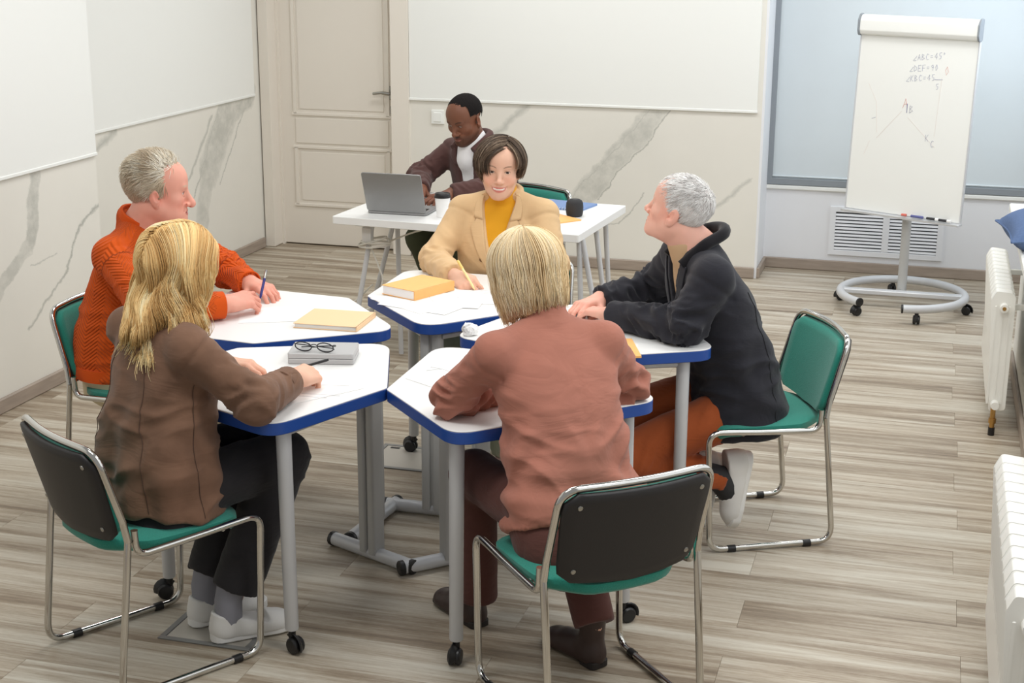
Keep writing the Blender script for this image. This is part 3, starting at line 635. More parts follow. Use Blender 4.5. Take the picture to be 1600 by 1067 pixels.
for s in (-1, 1):
    o = MB().prism(arcpoly([(-0.014, 0.98), (0.025, 0.98), (0.038, 1.008), (0.038, 1.067), (0.022, 1.10), (-0.014, 1.105)], 0.02, 5), s*0.358-0.006, s*0.358+0.006, 0.002, Matrix(((0, 0, 1, 0), (0, 1, 0, 0), (1, 0, 0, 0), (0, 0, 0, 1)))).build('clamp_end', M['grey_plastic_frame'], fc); o.matrix_local = bmx
# handwriting: strokes on the board, x across (-0.35..0.35), y up
M['pen_blue'] = mat('pen_blue', (150, 154, 184), 0.6); M['pen_dark'] = mat('pen_dark', (104, 106, 146), 0.6)
M['pen_red'] = mat('pen_red', (226, 150, 140), 0.6); M['pen_faint'] = mat('pen_faint', (238, 226, 220), 0.6)
GLY = {'<': [[(1, .75), (0, 0), (.9, 0)]], 'A': [[(0, 0), (.45, 1), (.9, 0)], [(.2, .4), (.7, .4)]], 'B': [[(0, 0), (0, 1), (.6, .85), (.1, .52), (.8, .28), (0, 0)]],
       'C': [[(.8, .85), (.3, 1), (0, .5), (.3, 0), (.8, .12)]], 'D': [[(0, 0), (0, 1), (.7, .7), (.75, .3), (0, 0)]], 'E': [[(.8, 1), (0, 1), (0, 0), (.8, 0)], [(0, .5), (.6, .5)]],
       'F': [[(.8, 1), (0, 1), (0, 0)], [(0, .5), (.6, .5)]], 'K': [[(0, 0), (0, 1)], [(.7, 1), (.05, .45), (.8, 0)]], '=': [[(0, .35), (.7, .35)], [(0, .65), (.7, .65)]], '.': [[(.3, .45), (.5, .5)]],
       '9': [[(.7, .6), (.3, .5), (.1, .8), (.5, 1), (.7, .7), (.6, 0)]], '0': [[(.4, 1), (.05, .6), (.3, 0), (.7, .4), (.4, 1)]], '4': [[(.6, 0), (.6, 1), (0, .35), (.9, .35)]], '5': [[(.8, 1), (.2, 1), (.15, .55), (.7, .5), (.6, .05), (.1, 0)]],
       'o': [[(.2, 1), (.05, .8), (.25, .65), (.4, .85), (.2, 1)]], '?': [[(.1, .8), (.5, 1), (.7, .7), (.4, .4), (.4, .2)]], '2': [[(.1, .8), (.5, 1), (.7, .7), (0, 0), (.8, .05)]], '-': [[(0, .5), (.8, .5)]]}
def write(b, text, x, y, h, slope=0.1, w=0.0013):
    for c in text:
        if c != ' ':
            for st in GLY[c]: b.tube([(x+px*h*0.6, y+py*h+(px*h*0.6)*slope, 0.0006) for px, py in st], w, 4, flat=0.5)
        x += h*0.78; y += h*0.78*slope
def writing(name, m, fn):
    b = MB(); fn(b); o = b.build(name, m, fc); o.matrix_local = bmx; o['kind'] = 'stuff'
writing('blue_writing', M['pen_blue'], lambda b: (write(b, '<ABC=45o', -0.02, 0.86, 0.032, 0.12), write(b, '<DEF=90', -0.035, 0.80, 0.032, 0.10), write(b, '<KBC=45', -0.05, 0.745, 0.032, 0.10), write(b, '5', 0.13, 0.715, 0.03, 0), b.tube([(0.115, 0.767, 0.0006), (0.165, 0.769, 0.0006)], 0.0014, 4), write(b, 'K', 0.10, 0.43, 0.035), write(b, 'C', 0.135, 0.40, 0.035), write(b, '-', -0.24, 0.50, 0.05, 0.4)))
writing('dark_writing', M['pen_dark'], lambda b: (write(b, 'B', -0.012, 0.575, 0.04), b.tube([(-0.03, 0.625, 0.0006), (-0.028, 0.575, 0.0006)], 0.002, 4)))
writing('red_writing', M['pen_red'], lambda b: (write(b, 'A', -0.055, 0.60, 0.05, 0.1, 0.0017), write(b, '0', 0.175, 0.795, 0.045, 0.0, 0.0012)))
writing('faint_lines', M['pen_faint'], lambda b: [b.tube([(x, y, 0.0005) for x, y in l], 0.0015, 4, flat=0.4) for l in ([(-0.02, 0.55), (0.16, 0.40)], [(-0.06, 0.58), (-0.20, 0.42)], [(0.16, 0.78), (0.15, 0.46)], [(-0.28, 0.72), (-0.22, 0.62), (-0.20, 0.45)], [(-0.27, 0.32), (-0.24, 0.40)])])
for i, (x, c, lab) in enumerate(((0.03, (214, 110, 96), 'red'), (0.11, (92, 96, 150), 'blue'), (0.205, (40, 40, 44), 'black'), (0.275, (40, 40, 44), 'black2'))):
    e = empty('marker_pen', (0, 0, 0)); mt = bmx.copy(); mt = Matrix.Translation((-0.10, 8.50, 0)) @ bmx @ Matrix.Translation((x, 0.0125, 0.022)) @ Matrix.Rotation(PI/2, 4, 'Y') @ Matrix.Rotation(PI/2, 4, 'Z'); e.matrix_world = mt
    L_ = 0.03 if i == 0 else 0.075
    MB().lathe([(0.006, -L_/2), (0.0075, -L_/2+0.001), (0.0075, L_*0.2), (0.004, L_*0.22)], 12).build('barrel', mat('marker_'+lab, c, 0.4), e)
    MB().lathe([(0.0078, L_*0.2), (0.0078, L_/2-0.002), (0.006, L_/2)], 12).build('cap', M['paper'] if i in (2, 3) else mat('marker_cap_'+lab, c, 0.4), e)
    tag(e, ('short red marker in the flip chart tray', 'blue marker in the flip chart tray', 'black marker with white cap in the middle of the flip chart tray', 'black marker with white cap at the end of the flip chart tray')[i], 'marker', 'markers in the flip chart tray')

# ---- radiators on the right wall
def radiator(x0, y0, n, pitch, z0, z1, depth, label):
    e = tag(empty('radiator', (x0, y0, 0)), label, 'radiator', 'white sectional radiators on the right wall')
    def section():
        b = MB(); w = pitch-0.004
        prof = fillet([Vector(p) for p in [(0.030, z0, 0), (0.0, z1-0.040, 0), (0.018, z1, 0), (depth-0.012, z1-0.006, 0), (depth, z1-0.02, 0), (depth, z0+0.01, 0)]], 0.012, 4, True)
        # outer front/top shell and inner column with vertical ribs
        b.prism([(p.x, p.y) for p in prof], 0, w*0.98, 0.003, Matrix(((1, 0, 0, 0), (0, 0, 1, 0), (0, 1, 0, 0), (0, 0, 0, 1))))
        for xx in (0.2, 0.5, 0.8): b.box(depth*xx-0.004, depth*xx+0.004, -0.0025, w+0.0025, z0+0.03, z1-0.06, 0.002)
        return b
    s0 = section().build('section', M['radiator'], e)
    for k in range(1, n):
        o = s0.copy(); C.objects.link(o); o.parent = e; o.location = (0, k*pitch, 0)
    pp = MB().tube([(depth*0.55, -0.03, z0+0.035), (depth*0.55, n*pitch+0.02, z0+0.035)], 0.016, 12).tube([(depth*0.55, -0.03, z1-0.06), (depth*0.55, n*pitch+0.02, z1-0.06)], 0.016, 12)
    pp.build('manifold_pipe', M['radiator'], e)
    for zz in (z0+0.035, z1-0.06):
        pl = MB().tube([(depth*0.55, -0.045, zz), (depth*0.55, -0.012, zz), (depth*0.55, -0.010, zz)], [0.017, 0.019, 0.015], 16).build('end_plug', M['radiator'], e)
    MB().tube([(depth*0.55, -0.048, z1-0.06), (depth*0.55, -0.044, z1-0.06)], 0.008, 12).build('bleed_valve', M['brass'], e)
    MB().tube(fillet([(depth*0.5, -0.02, z0+0.03), (depth*0.5, -0.025, z0-0.02), (depth*0.5, -0.025, 0.03)], 0.01), 0.011, 10).tube([(depth*0.5, -0.025, z0-0.025), (depth*0.5, -0.025, z0-0.045)], 0.016, 10).build('supply_valve', M['brass'], e)
    MB().tube([(depth*0.5, -0.025, 0.0), (depth*0.5, -0.025, 0.035)], 0.014, 10).build('floor_collar', M['black_plastic'], e)
    for yy in (pitch*1.5, pitch*(n-1.5)): MB().box(depth-0.002, XR-x0-0.004, yy-0.008, yy+0.008, z1-0.10, z1-0.075, 0.002).build('bracket', M['radiator'], e)
radiator(0.247, 3.28, 13, 0.0765, 0.085, 0.622, 0.092, 'near white sectional radiator at the right edge, cut off by the frame')
radiator(0.292, 6.36, 12, 0.0785, 0.10, 0.622, 0.092, 'far white sectional radiator under the blue cushion near the alcove')
# cushion on the sill
def cush(u, v, s):
    a, c = (2*u-1), (2*v-1); e = (1-abs(a)**2.6)**0.55*(1-abs(c)**2.6)**0.55
    k = 1 - 0.10*(1-abs(a)**2)*abs(c)**6 - 0.10*(1-abs(c)**2)*abs(a)**6
    return Vector((a*0.20*k, c*0.21*k, s*0.088*e))
b = MB().grid(lambda u, v: cush(u, v, 1), 24, 24).grid(lambda u, v: cush(u, v, -1), 24, 24)
for q in range(4): b.tube([cush(*((t/20, 0) if q == 0 else (1, t/20) if q == 1 else (1-t/20, 1) if q == 2 else (0, 1-t/20)), 0) for t in range(21)], 0.005, 6)
cu = b.build('cushion', M['cushion_blue']); cu.location = (0.515, 6.50, 0.875); cu.rotation_euler = (0.03, -0.08, 0.12)
tag(cu, 'blue fabric cushion lying on the window sill above the far radiator', 'cushion')
# ---------------------------------------------------------------- people: implicit surfaces -> one continuous mesh
def np_mesh(name, V, F, mats, parent=None, attrs=None, mi=None, smooth=True):
    """V (n,3), F (m,4) or (m,3) arrays -> linked object"""
    me = bpy.data.meshes.new(name); k = F.shape[1]
    me.vertices.add(len(V)); me.vertices.foreach_set('co', np.ascontiguousarray(V, np.float32).ravel())
    me.loops.add(F.size); me.loops.foreach_set('vertex_index', np.ascontiguousarray(F, np.int32).ravel())
    me.polygons.add(len(F)); me.polygons.foreach_set('loop_start', np.arange(len(F), dtype=np.int32)*k)
    try: me.polygons.foreach_set('loop_total', np.full(len(F), k, np.int32))
    except Exception: pass
    for m in (mats if isinstance(mats, (list, tuple)) else [mats]): me.materials.append(m)
    if mi is not None: me.polygons.foreach_set('material_index', np.ascontiguousarray(mi, np.int32))
    if smooth: me.polygons.foreach_set('use_smooth', np.ones(len(F), bool))
    me.update(calc_edges=True)
    for an, (typ, data) in (attrs or {}).items():
        a = me.attributes.new(an, typ, 'POINT')
        if typ == 'FLOAT_COLOR': a.data.foreach_set('color', np.ascontiguousarray(data, np.float32).ravel())
        elif typ == 'FLOAT_VECTOR': a.data.foreach_set('vector', np.ascontiguousarray(data, np.float32).ravel())
        else: a.data.foreach_set('value', np.ascontiguousarray(data, np.float32).ravel())
    o = bpy.data.objects.new(name, me); C.objects.link(o)
    if parent: o.parent = parent
    return o
A3 = lambda *p: np.array(p, np.float64)
def smin(a, b, k):
    if k <= 0: return np.minimum(a, b)
    h = np.clip(0.5+0.5*(b-a)/k, 0, 1); return b*(1-h)+a*h-k*h*(1-h)
def smax(a, b, k): return -smin(-a, -b, k)
class Prim:
    """fn(P) -> distance, P (...,3); lo/hi bounding box; op 'u' union, 's' subtract, 'i' intersect (global)"""
    def __init__(s, fn, lo, hi, k=0.01, op='u'): s.fn, s.lo, s.hi, s.k, s.op = fn, np.array(lo), np.array(hi), k, op
def cone(a, b, ra, rb, k=0.01, op='u', flat=None):
    """tapered capsule; flat=(axis vector, factor) squeezes it along an axis"""
    a, b = np.array(a, float), np.array(b, float); ab = b-a; L2 = max(ab@ab, 1e-12); r = max(ra, rb)*1.1
    def fn(P):
        q = P-a; t = np.clip((q@ab)/L2, 0, 1); d = q-t[..., None]*ab
        if flat is not None:
            ax = np.array(flat[0], float); ax /= np.linalg.norm(ax); d = d + (d@ax)[..., None]*ax*(1/flat[1]-1)
            rr = ra+(rb-ra)*t; n = np.sqrt((d*d).sum(-1)); return (n-rr)*(flat[1] if flat[1] < 1 else 1)*1.0
        return np.sqrt((d*d).sum(-1))-(ra+(rb-ra)*t)
    e = r*max(1.0, flat[1] if flat else 1.0)
    return Prim(fn, np.minimum(a, b)-e, np.maximum(a, b)+e, k, op)
def ellip(c, r, k=0.01, op='u', R=None):
    c, r = np.array(c, float), np.array(r, float)
    def fn(P):
        q = P-c
        if R is not None: q = q@R
        k0 = np.sqrt(((q/r)**2).sum(-1)); k1 = np.sqrt(((q/(r*r))**2).sum(-1))+1e-9
        return k0*(k0-1)/k1
    e = r if R is None else np.full(3, r.max())
    return Prim(fn, c-e, c+e, k, op)
def loft(st, k=0.02, p=2.3, xoff=None):
    """horizontal slices: rows (z, cx, cy, a, b_front, b_back)"""
    st = np.array(sorted(st), float); z = st[:, 0]
    def sm(col, zz):   # smooth (monotone-ish) interpolation
        i = np.clip(np.searchsorted(z, zz)-1, 0, len(z)-2); t = np.clip((zz-z[i])/(z[i+1]-z[i]), 0, 1)
        d = np.gradient(st[:, col], z); h = z[i+1]-z[i]
        return st[i, col]*(1+2*t)*(1-t)**2+h*d[i]*t*(1-t)**2+st[i+1, col]*t*t*(3-2*t)+h*d[i+1]*t*t*(t-1)
    def fn(P):
        zz = np.clip(P[..., 2], z[0], z[-1]); u = np.unique(zz.ravel())
        tab = {c: sm(c, u) for c in range(1, 6)}; idx = np.searchsorted(u, zz)
        cx, cy, a, bf, bb = (tab[c][idx] for c in range(1, 6))
        x = P[..., 0]-cx; y = P[..., 1]-cy; b = np.where(y > 0, bf, bb)
        rr = ((np.abs(x)/a)**p+(np.abs(y)/b)**p)**(1/p); d = (rr-1)*np.minimum(a, b)
        e = np.maximum(np.maximum(P[..., 2]-z[-1], z[0]-P[..., 2]), 0)
        return np.where(e > 0, np.sqrt(np.maximum(d, 0)**2+e*e)+np.minimum(d, 0), np.maximum(d, np.maximum(P[..., 2]-z[-1], z[0]-P[..., 2])))
    am = np.abs(st[:, 3]).max(); lo = [(st[:, 1]-st[:, 3]).min()-.01, (st[:, 2]-st[:, 5]).min()-.01, z[0]-.01]; hi = [(st[:, 1]+st[:, 3]).max()+.01, (st[:, 2]+st[:, 4]).max()+.01, z[-1]+.01]
    return Prim(fn, lo, hi, k)
def half(pt, n, lo, hi, k=0.004, op='s'):
    """half-space on the +n side of pt, limited to the box lo..hi"""
    pt, n = np.array(pt, float), np.array(n, float); n = n/np.linalg.norm(n)
    return Prim(lambda P: -((P-pt)@n), lo, hi, k, op)
def frame_prims(prims, c, R, s=1.0):
    """move primitives from a local frame (columns of R = local axes) to the outer frame"""
    out = []; c = np.array(c, float)
    for q in prims:
        cs = np.array([[x, y, z] for x in (q.lo[0], q.hi[0]) for y in (q.lo[1], q.hi[1]) for z in (q.lo[2], q.hi[2])])*s@R.T+c
        out.append(Prim((lambda P, f=q.fn: f(((P-c)@R)/s)*s), cs.min(0), cs.max(0), q.k*s, q.op))
    return out
def axis_grid(lo, hi, coarse, fines):
    """1-D coordinates, step `coarse`, refined inside the fine intervals (a,b,step)"""
    xs = [lo]; x = lo
    while x < hi:
        st = coarse
        for a, b, f in fines:
            if a-coarse*0.5 <= x <= b: st = min(st, f)
            elif x < a < x+st: st = max(f, a-x)
        x += st; xs.append(x)
    return np.array(xs)
def extract(prims, coarse=0.008, fines=()):
    """fines: list of (lo3, hi3, step). returns V (n,3), F quads"""
    lo = np.min([q.lo for q in prims if q.op == 'u'], 0)-0.02; hi = np.max([q.hi for q in prims if q.op == 'u'], 0)+0.02
    ax = [axis_grid(lo[i], hi[i], coarse, [(f[0][i], f[1][i], f[2]) for f in fines]) for i in range(3)]
    D = np.full([len(a) for a in ax], 0.05, np.float32)
    for q in prims:
        m = q.k+0.012; sl = []
        for i in range(3):
            a = max(0, np.searchsorted(ax[i], q.lo[i]-m)-1); b = min(len(ax[i]), np.searchsorted(ax[i], q.hi[i]+m)+1); sl.append(slice(a, b))
        sl = tuple(sl)
        if any(s_.stop <= s_.start for s_ in sl): continue
        X = np.stack(np.meshgrid(*[ax[i][sl[i]] for i in range(3)], indexing='ij'), -1)
        d = q.fn(X)
        if q.op == 'u': D[sl] = smin(D[sl], np.minimum(d, 0.05), q.k)
        else: D[sl] = smax(D[sl], -d, q.k)
    # surface nets
    S = D < 0
    nx, ny, nz = D.shape
    c = np.zeros((nx-1, ny-1, nz-1), np.uint8)
    for i in (0, 1):
        for j in (0, 1):
            for k in (0, 1): c += S[i:nx-1+i, j:ny-1+j, k:nz-1+k]
    act = (c > 0) & (c < 8); I = np.argwhere(act); n = len(I)
    acc = np.zeros((n, 3)); cnt = np.zeros(n)
    cor = [(0, 0, 0), (1, 0, 0), (0, 1, 0), (1, 1, 0), (0, 0, 1), (1, 0, 1), (0, 1, 1), (1, 1, 1)]
    vals = [D[I[:, 0]+a, I[:, 1]+b, I[:, 2]+e] for a, b, e in cor]
    for p in range(8):
        for q in range(p+1, 8):
            dlt = np.array(cor[q])-np.array(cor[p])
            if np.abs(dlt).sum() != 1: continue
            cr = (vals[p] < 0) != (vals[q] < 0); t = np.where(cr, vals[p]/(vals[p]-vals[q]+1e-12), 0)
            acc += np.where(cr[:, None], np.array(cor[p])+t[:, None]*dlt, 0); cnt += cr
    G = I+acc/cnt[:, None]
    V = np.stack([np.interp(G[:, i], np.arange(len(ax[i])), ax[i]) for i in range(3)], 1)
    idx = np.full(act.shape, -1, np.int32); idx[tuple(I.T)] = np.arange(n); F = []
    for d in range(3):
        s0 = [slice(None)]*3; s1 = [slice(None)]*3; s0[d] = slice(0, -1); s1[d] = slice(1, None)
        a, b = S[tuple(s0)], S[tuple(s1)]; u, v = [(1, 2), (2, 0), (0, 1)][d]
        E = np.argwhere(a != b); E = E[(E[:, u] > 0) & (E[:, v] > 0) & (E[:, u] < act.shape[u]) & (E[:, v] < act.shape[v])]
        def at(du, dv): q = E.copy(); q[:, u] -= du; q[:, v] -= dv; return idx[tuple(q.T)]
        Q = np.stack([at(0, 0), at(1, 0), at(1, 1), at(0, 1)], 1); fl = a[tuple(E.T)]
        Q[~fl] = Q[~fl][:, ::-1]; F.append(Q)
    F = np.concatenate(F); F = F[(F >= 0).all(1)]
    return V, F
def normals(V, F):
    n = np.zeros_like(V); a = np.cross(V[F[:, 2]]-V[F[:, 0]], V[F[:, 3]]-V[F[:, 1]])
    for i in range(4): np.add.at(n, F[:, i], a)
    return n/(np.linalg.norm(n, axis=1, keepdims=True)+1e-12)
def relax(V, F, it=1, lam=0.5):
    E = np.concatenate([F[:, [0, 1]], F[:, [1, 2]], F[:, [2, 3]], F[:, [3, 0]]])
    cnt = np.zeros(len(V)); np.add.at(cnt, E[:, 0], 1); np.add.at(cnt, E[:, 1], 1); cnt = np.maximum(cnt, 1)
    for _ in range(it):
        s = np.zeros_like(V); np.add.at(s, E[:, 0], V[E[:, 1]]); np.add.at(s, E[:, 1], V[E[:, 0]])
        V = V+(s/cnt[:, None]-V)*lam
    return V
_tabs = {}
def vnoise(P, seed=0):
    """smooth value noise in [-1,1], P (n,3)"""
    if seed not in _tabs: _tabs[seed] = np.random.default_rng(seed).uniform(-1, 1, (64, 64, 64))
    T_ = _tabs[seed]; i = np.floor(P).astype(int); f = P-i; f = f*f*(3-2*f); i &= 63; j = (i+1) & 63
    g = lambda a, b, c: T_[a, b, c]
    x0 = g(i[:, 0], i[:, 1], i[:, 2])*(1-f[:, 0])+g(j[:, 0], i[:, 1], i[:, 2])*f[:, 0]; x1 = g(i[:, 0], j[:, 1], i[:, 2])*(1-f[:, 0])+g(j[:, 0], j[:, 1], i[:, 2])*f[:, 0]
    y0 = g(i[:, 0], i[:, 1], j[:, 2])*(1-f[:, 0])+g(j[:, 0], i[:, 1], j[:, 2])*f[:, 0]; y1 = g(i[:, 0], j[:, 1], j[:, 2])*(1-f[:, 0])+g(j[:, 0], j[:, 1], j[:, 2])*f[:, 0]
    return (x0*(1-f[:, 1])+x1*f[:, 1])*(1-f[:, 2])+(y0*(1-f[:, 1])+y1*f[:, 1])*f[:, 2]
def rot(yaw=0, pitch=0, roll=0):
    """head axes as columns: x right, y forward, z up; yaw left +, pitch up +, roll to the right +"""
    y, p, r = (math.radians(a) for a in (yaw, pitch, roll))
    Rz = np.array([[math.cos(y), -math.sin(y), 0], [math.sin(y), math.cos(y), 0], [0, 0, 1]])
    Rx = np.array([[1, 0, 0], [0, math.cos(p), -math.sin(p)], [0, math.sin(p), math.cos(p)]])
    Ry = np.array([[math.cos(r), 0, math.sin(r)], [0, 1, 0], [-math.sin(r), 0, math.cos(r)]])
    return Rz@Rx@Ry

# ---- head (local: x right, y forward, z up, eyes at z = 0, chin at -0.112, crown at +0.115)
def head_prims(wide=1.0, nose=1.0, jaw=1.0, smile=0.0, ear=1.0, brow=1.0, lip=1.0, heavy=0.0, eye_open=1.0, age=0.0):
    w = wide; P = []
    P += [ellip((0, -.012, .035), (.074*w, .094, .081), .01), ellip((0, .028, .038), (.063*w, .060, .064), .03), ellip((0, .024, -.030), (.060*w, .056, .076), .03)]
    for s in (-1, 1):
        P += [cone((s*.051*w, .000, -.050), (s*.016, .064, -.096), .020*jaw, .016, .03), ellip((s*.043*w, .052, -.024), (.020, .020, .018), .025)]
        if heavy: P += [ellip((s*.040*w, .036, -.068), (.024, .030, .026), .03)]
    P += [ellip((0, .068, -.098), (.020, .016, .015), .02), ellip((0, .018, -.078), (.046*jaw, .050, .030), .03), ellip((0, .068, -.062), (.029, .019, .026), .02)]
    if heavy: P += [ellip((0, .030, -.104), (.038, .040, .022*heavy), .03)]
    P += [cone((-.034, .0725, .021), (.034, .0725, .021), .0105*brow, .0105*brow, .014)]
    for s in (-1, 1): P += [ellip((s*.033, .097, -.001), (.019, .018, .0125), .012, 's'), ellip((s*.031, .0675, 0), (.0140, .0140, .0135), .004), ellip((s*.031, .0830, -.0005), (.0122, .0110, .0052*eye_open), .0015, 's')]
    n = nose
    P += [cone((0, .0800, .008), (0, .092+.0045*n, -.030), .0085, .0095*n, .012), ellip((0, .0955+.0055*n, -.0365-.002*(n-1)*4), (.0115*n, .0105*n, .0100*n), .008)]
    for s in (-1, 1): P += [ellip((s*.0125*n, .0885, -.0405), (.0085*n, .0105, .0078), .006), ellip((s*.0062*n, .0965, -.0470), (.0036, .0055, .0028), .002, 's')]
    cz = -.067+.006*smile; cxx = .0215+.0065*smile
    for s in (-1, 1):
        P += [cone((s*cxx, .0715, cz), (s*.005, .0855, -.0625-.001*smile), .0028*lip, .0052*lip, .004), cone((s*cxx*.93, .0720, cz-.002), (s*.004, .0840, -.0745-.003*smile), .0030*lip, .0066*lip, .004)]
        if smile: P += [ellip((s*.040, .056, -.040), (.019, .017, .017), .02), ellip((s*(cxx+.003), .078, cz), (.003, .006, .005), .004, 's')]
    if smile:
        for s in (-1, 1): P += [cone((0, .094, -.0695-.0015*smile), (s*cxx*.84, .085, cz-.0005), .0029*smile, .0014, .002, 's')]
    else: P += [cone((-.019, .086, -.0680), (.019, .086, -.0680), .0013, .0013, .002, 's', flat=((0, 1, 0), 6.0))]
    if age:
        for s in (-1, 1):
            P += [cone((s*.0175*n, .0875, -.040), (s*.0300, .0720, -.074), .0026, .0016, .005, 's'), cone((s*.020, .0800, -.0145), (s*.040, .0715, -.0165), .0022, .0012, .004, 's'), cone((s*.047, .0640, .004), (s*.056, .052, -.004), .0014, .0010, .003, 's')]
    for s in (-1, 1):
        E = rot(s*-22, 0, 0)@rot(0, 12, 0)
        P += [ellip((s*.0775*w, -.012, -.010), (.0075, .0185*ear, .0315*ear), .006, 'u', E), ellip((s*.0745*w, -.006, -.034), (.008, .009, .011), .006)]
        P += [ellip((s*.0860*w, -.005, -.006), (.0065, .0095, .0165), .003, 's', E), cone((s*.083*w, .002, -.012), (s*.070*w, .004, -.012), .004, .003, .003, 's')]
    return P
def head_colors(H, col, lips, brow=None, blush=(0.10, -0.03, -0.04), stubble=None, smile=0.0, teeth=True, browpos=.0, brow_w=1.0, eye_open=1.0):
    """H: vertices in head coordinates. returns rgb"""
    c = np.tile(np.array(col), (len(H), 1)); x, y, z = H.T; ax = np.abs(x)
    def mixin(mask, rgb):
        nonlocal c
        c = c*(1-mask[:, None])+np.array(rgb)*mask[:, None]
    sm = lambda d, a, b: np.clip((b-d)/(b-a), 0, 1)**2*(3-2*np.clip((b-d)/(b-a), 0, 1))
    red = np.clip(np.array(col)*(1+np.array(blush)), 0, 1)
    front = (y > .02)
    mixin(sm(np.hypot((ax-.042)/1.2, (z+.035)), .004, .034)*front*.9, red); mixin(sm(np.hypot(x, z+.038)*.8+np.abs(y-.1)*.5, .002, .020)*.8, red)
    mixin(sm(np.hypot((ax-.078)/1.0, (z+.008)*.6), .006, .024)*(np.abs(y) < .04)*.8, red)
    cz = -.067+.006*smile; cw = .0235+.0065*smile; zc = -.0685-.001*smile+(cz+.0675)*(ax/cw)**2
    lipm = sm(ax, cw-.004, cw+.001)*sm(np.abs(z-zc+.0005), (.0075+.002*smile)*np.sqrt(np.clip(1-(ax/cw)**2, .05, 1)), (.0105+.002*smile)*np.sqrt(np.clip(1-(ax/cw)**2, .05, 1)))*(y > .066)
    mixin(lipm, lips)
    if smile and teeth: mixin(sm(ax, cw*.72, cw*.82)*sm(np.abs(z-(zc+.0008)), .0020*smile, .0034*smile)*(y > .062), s2l((244, 238, 230)))
    if stubble is not None:
        m = sm(np.abs(z+.085), .01, .045)*front*(1-sm(ax, .0, .001))*.0
        beard = np.clip(sm(z, -.075, -.045)*(y > .0), 0, 1)*(1-lipm); mous = sm(np.hypot(x*.55, (z+.055)*1.4), .006, .016)*(y > .07)
        mixin(np.maximum(beard*.55, mous*.75), stubble)
    if brow is not None:
        bz = .0215+browpos+.0045*(1-((ax-.037)/.018)**2)
        mixin(sm(np.abs(z-bz), .0010*brow_w, .0036*brow_w)*sm(np.abs(ax-.031), .012, .020)*(y > .05)*.8, brow)
    er = np.hypot((ax-.031), z*1.6); mixin(sm(er, .010, .017)*(y > .06)*.25, np.array(col)*.72)
    lid = sm(np.abs(ax-.031), .0095, .0135)*sm(np.abs(z-(.0056*eye_open-.0035*((ax-.031)/.012)**2*eye_open)), .0009, .0026)*(y > .066); mixin(lid*.85, np.array(col)*.15)
    return np.clip(c, 0, 1)

# ---- hand (local: y towards the fingers, z = back of the hand, thumb on the x = side*(+1) ... side=-1 for right hand)
def hand_prims(side, curl, spread=1.0, thumb=0.5, s=1.0, thumb_in=0.3):
    """curl: four lists of three bend angles (deg) for index..little; thumb closes with `thumb` (0..1)"""
    t = -side if side else 1; P = []
    # palm: wrist at origin
    P += [cone((t*.020, .018, 0), (t*.028, .088, .001), .0165, .0125, .012), cone((t*.004, .012, 0), (t*.008, .092, .003), .0175, .0125, .012), cone((-t*.014, .014, -.001), (-t*.012, .088, .001), .0165, .0120, .012), cone((-t*.024, .018, -.002), (-t*.030, .080, -.002), .0145, .0115, .012)]
    P += [cone((0, -.02, 0), (0, .02, 0), .0215, .0215, .015)]
    base = [(t*.029, .090, .000), (t*.0085, .096, .002), (-t*.0120, .091, .001), (-t*.0310, .082, -.002)]
    ln = [(.043, .026, .021), (.048, .030, .022), (.044, .028, .022), (.034, .021, .019)]; rd = [(.0095, .0084, .0076, .0062), (.0098, .0086, .0078, .0064), (.0092, .0082, .0074, .0060), (.0082, .0072, .0066, .0054)]
    sp = [6, 1, -4, -10]
    for f in range(4):
        p = np.array(base[f], float); a = math.radians(sp[f]*spread)*t; ang = 0
        for j in range(3):
            ang += math.radians(curl[f][j]); d = np.array([math.sin(a)*math.cos(ang), math.cos(a)*math.cos(ang), -math.sin(ang)])
            q = p+d*ln[f][j]; P.append(cone(p, q, rd[f][j], rd[f][j+1], .010 if j == 0 else .0025)); p = q
    # thumb leaves the side of the palm near its base
    b = np.array([t*.024, .022, -.006]); d0 = np.array([t*(.80-.45*thumb_in), .52, -.28-.30*thumb]); d0 /= np.linalg.norm(d0)
    m = b+d0*.044; d1 = np.array([t*(.42-.85*thumb), .86, -.20-.25*thumb]); d1 /= np.linalg.norm(d1); e = m+d1*.033; d2 = np.array([t*(.22-1.1*thumb), .9, -.10-.25*thumb]); d2 /= np.linalg.norm(d2); g = e+d2*.026
    P += [cone(b, m, .0155, .0112, .014), cone(m, e, .0108, .0095, .003), cone(e, g, .0095, .0074, .0025)]
    return P
def hand_frame(fwd, up):
    y = np.array(fwd, float); y /= np.linalg.norm(y); z = np.array(up, float); z -= y*(z@y); z /= np.linalg.norm(z); x = np.cross(y, z)
    return np.stack([x, y, z], 1)
CURL = {'loose': [(14, 34, 22), (30, 48, 28), (38, 54, 30), (44, 54, 30)], 'relax': [(22, 28, 18), (26, 32, 20), (30, 34, 22), (32, 34, 22)], 'flat': [(8, 12, 8), (8, 14, 8), (10, 14, 8), (12, 14, 10)],
        'pen': [(38, 46, 22), (48, 56, 30), (58, 62, 34), (62, 64, 36)], 'fist': [(60, 72, 45), (64, 76, 45), (66, 76, 45), (66, 74, 45)], 'type': [(18, 34, 22), (20, 36, 24), (20, 34, 22), (18, 30, 20)]}

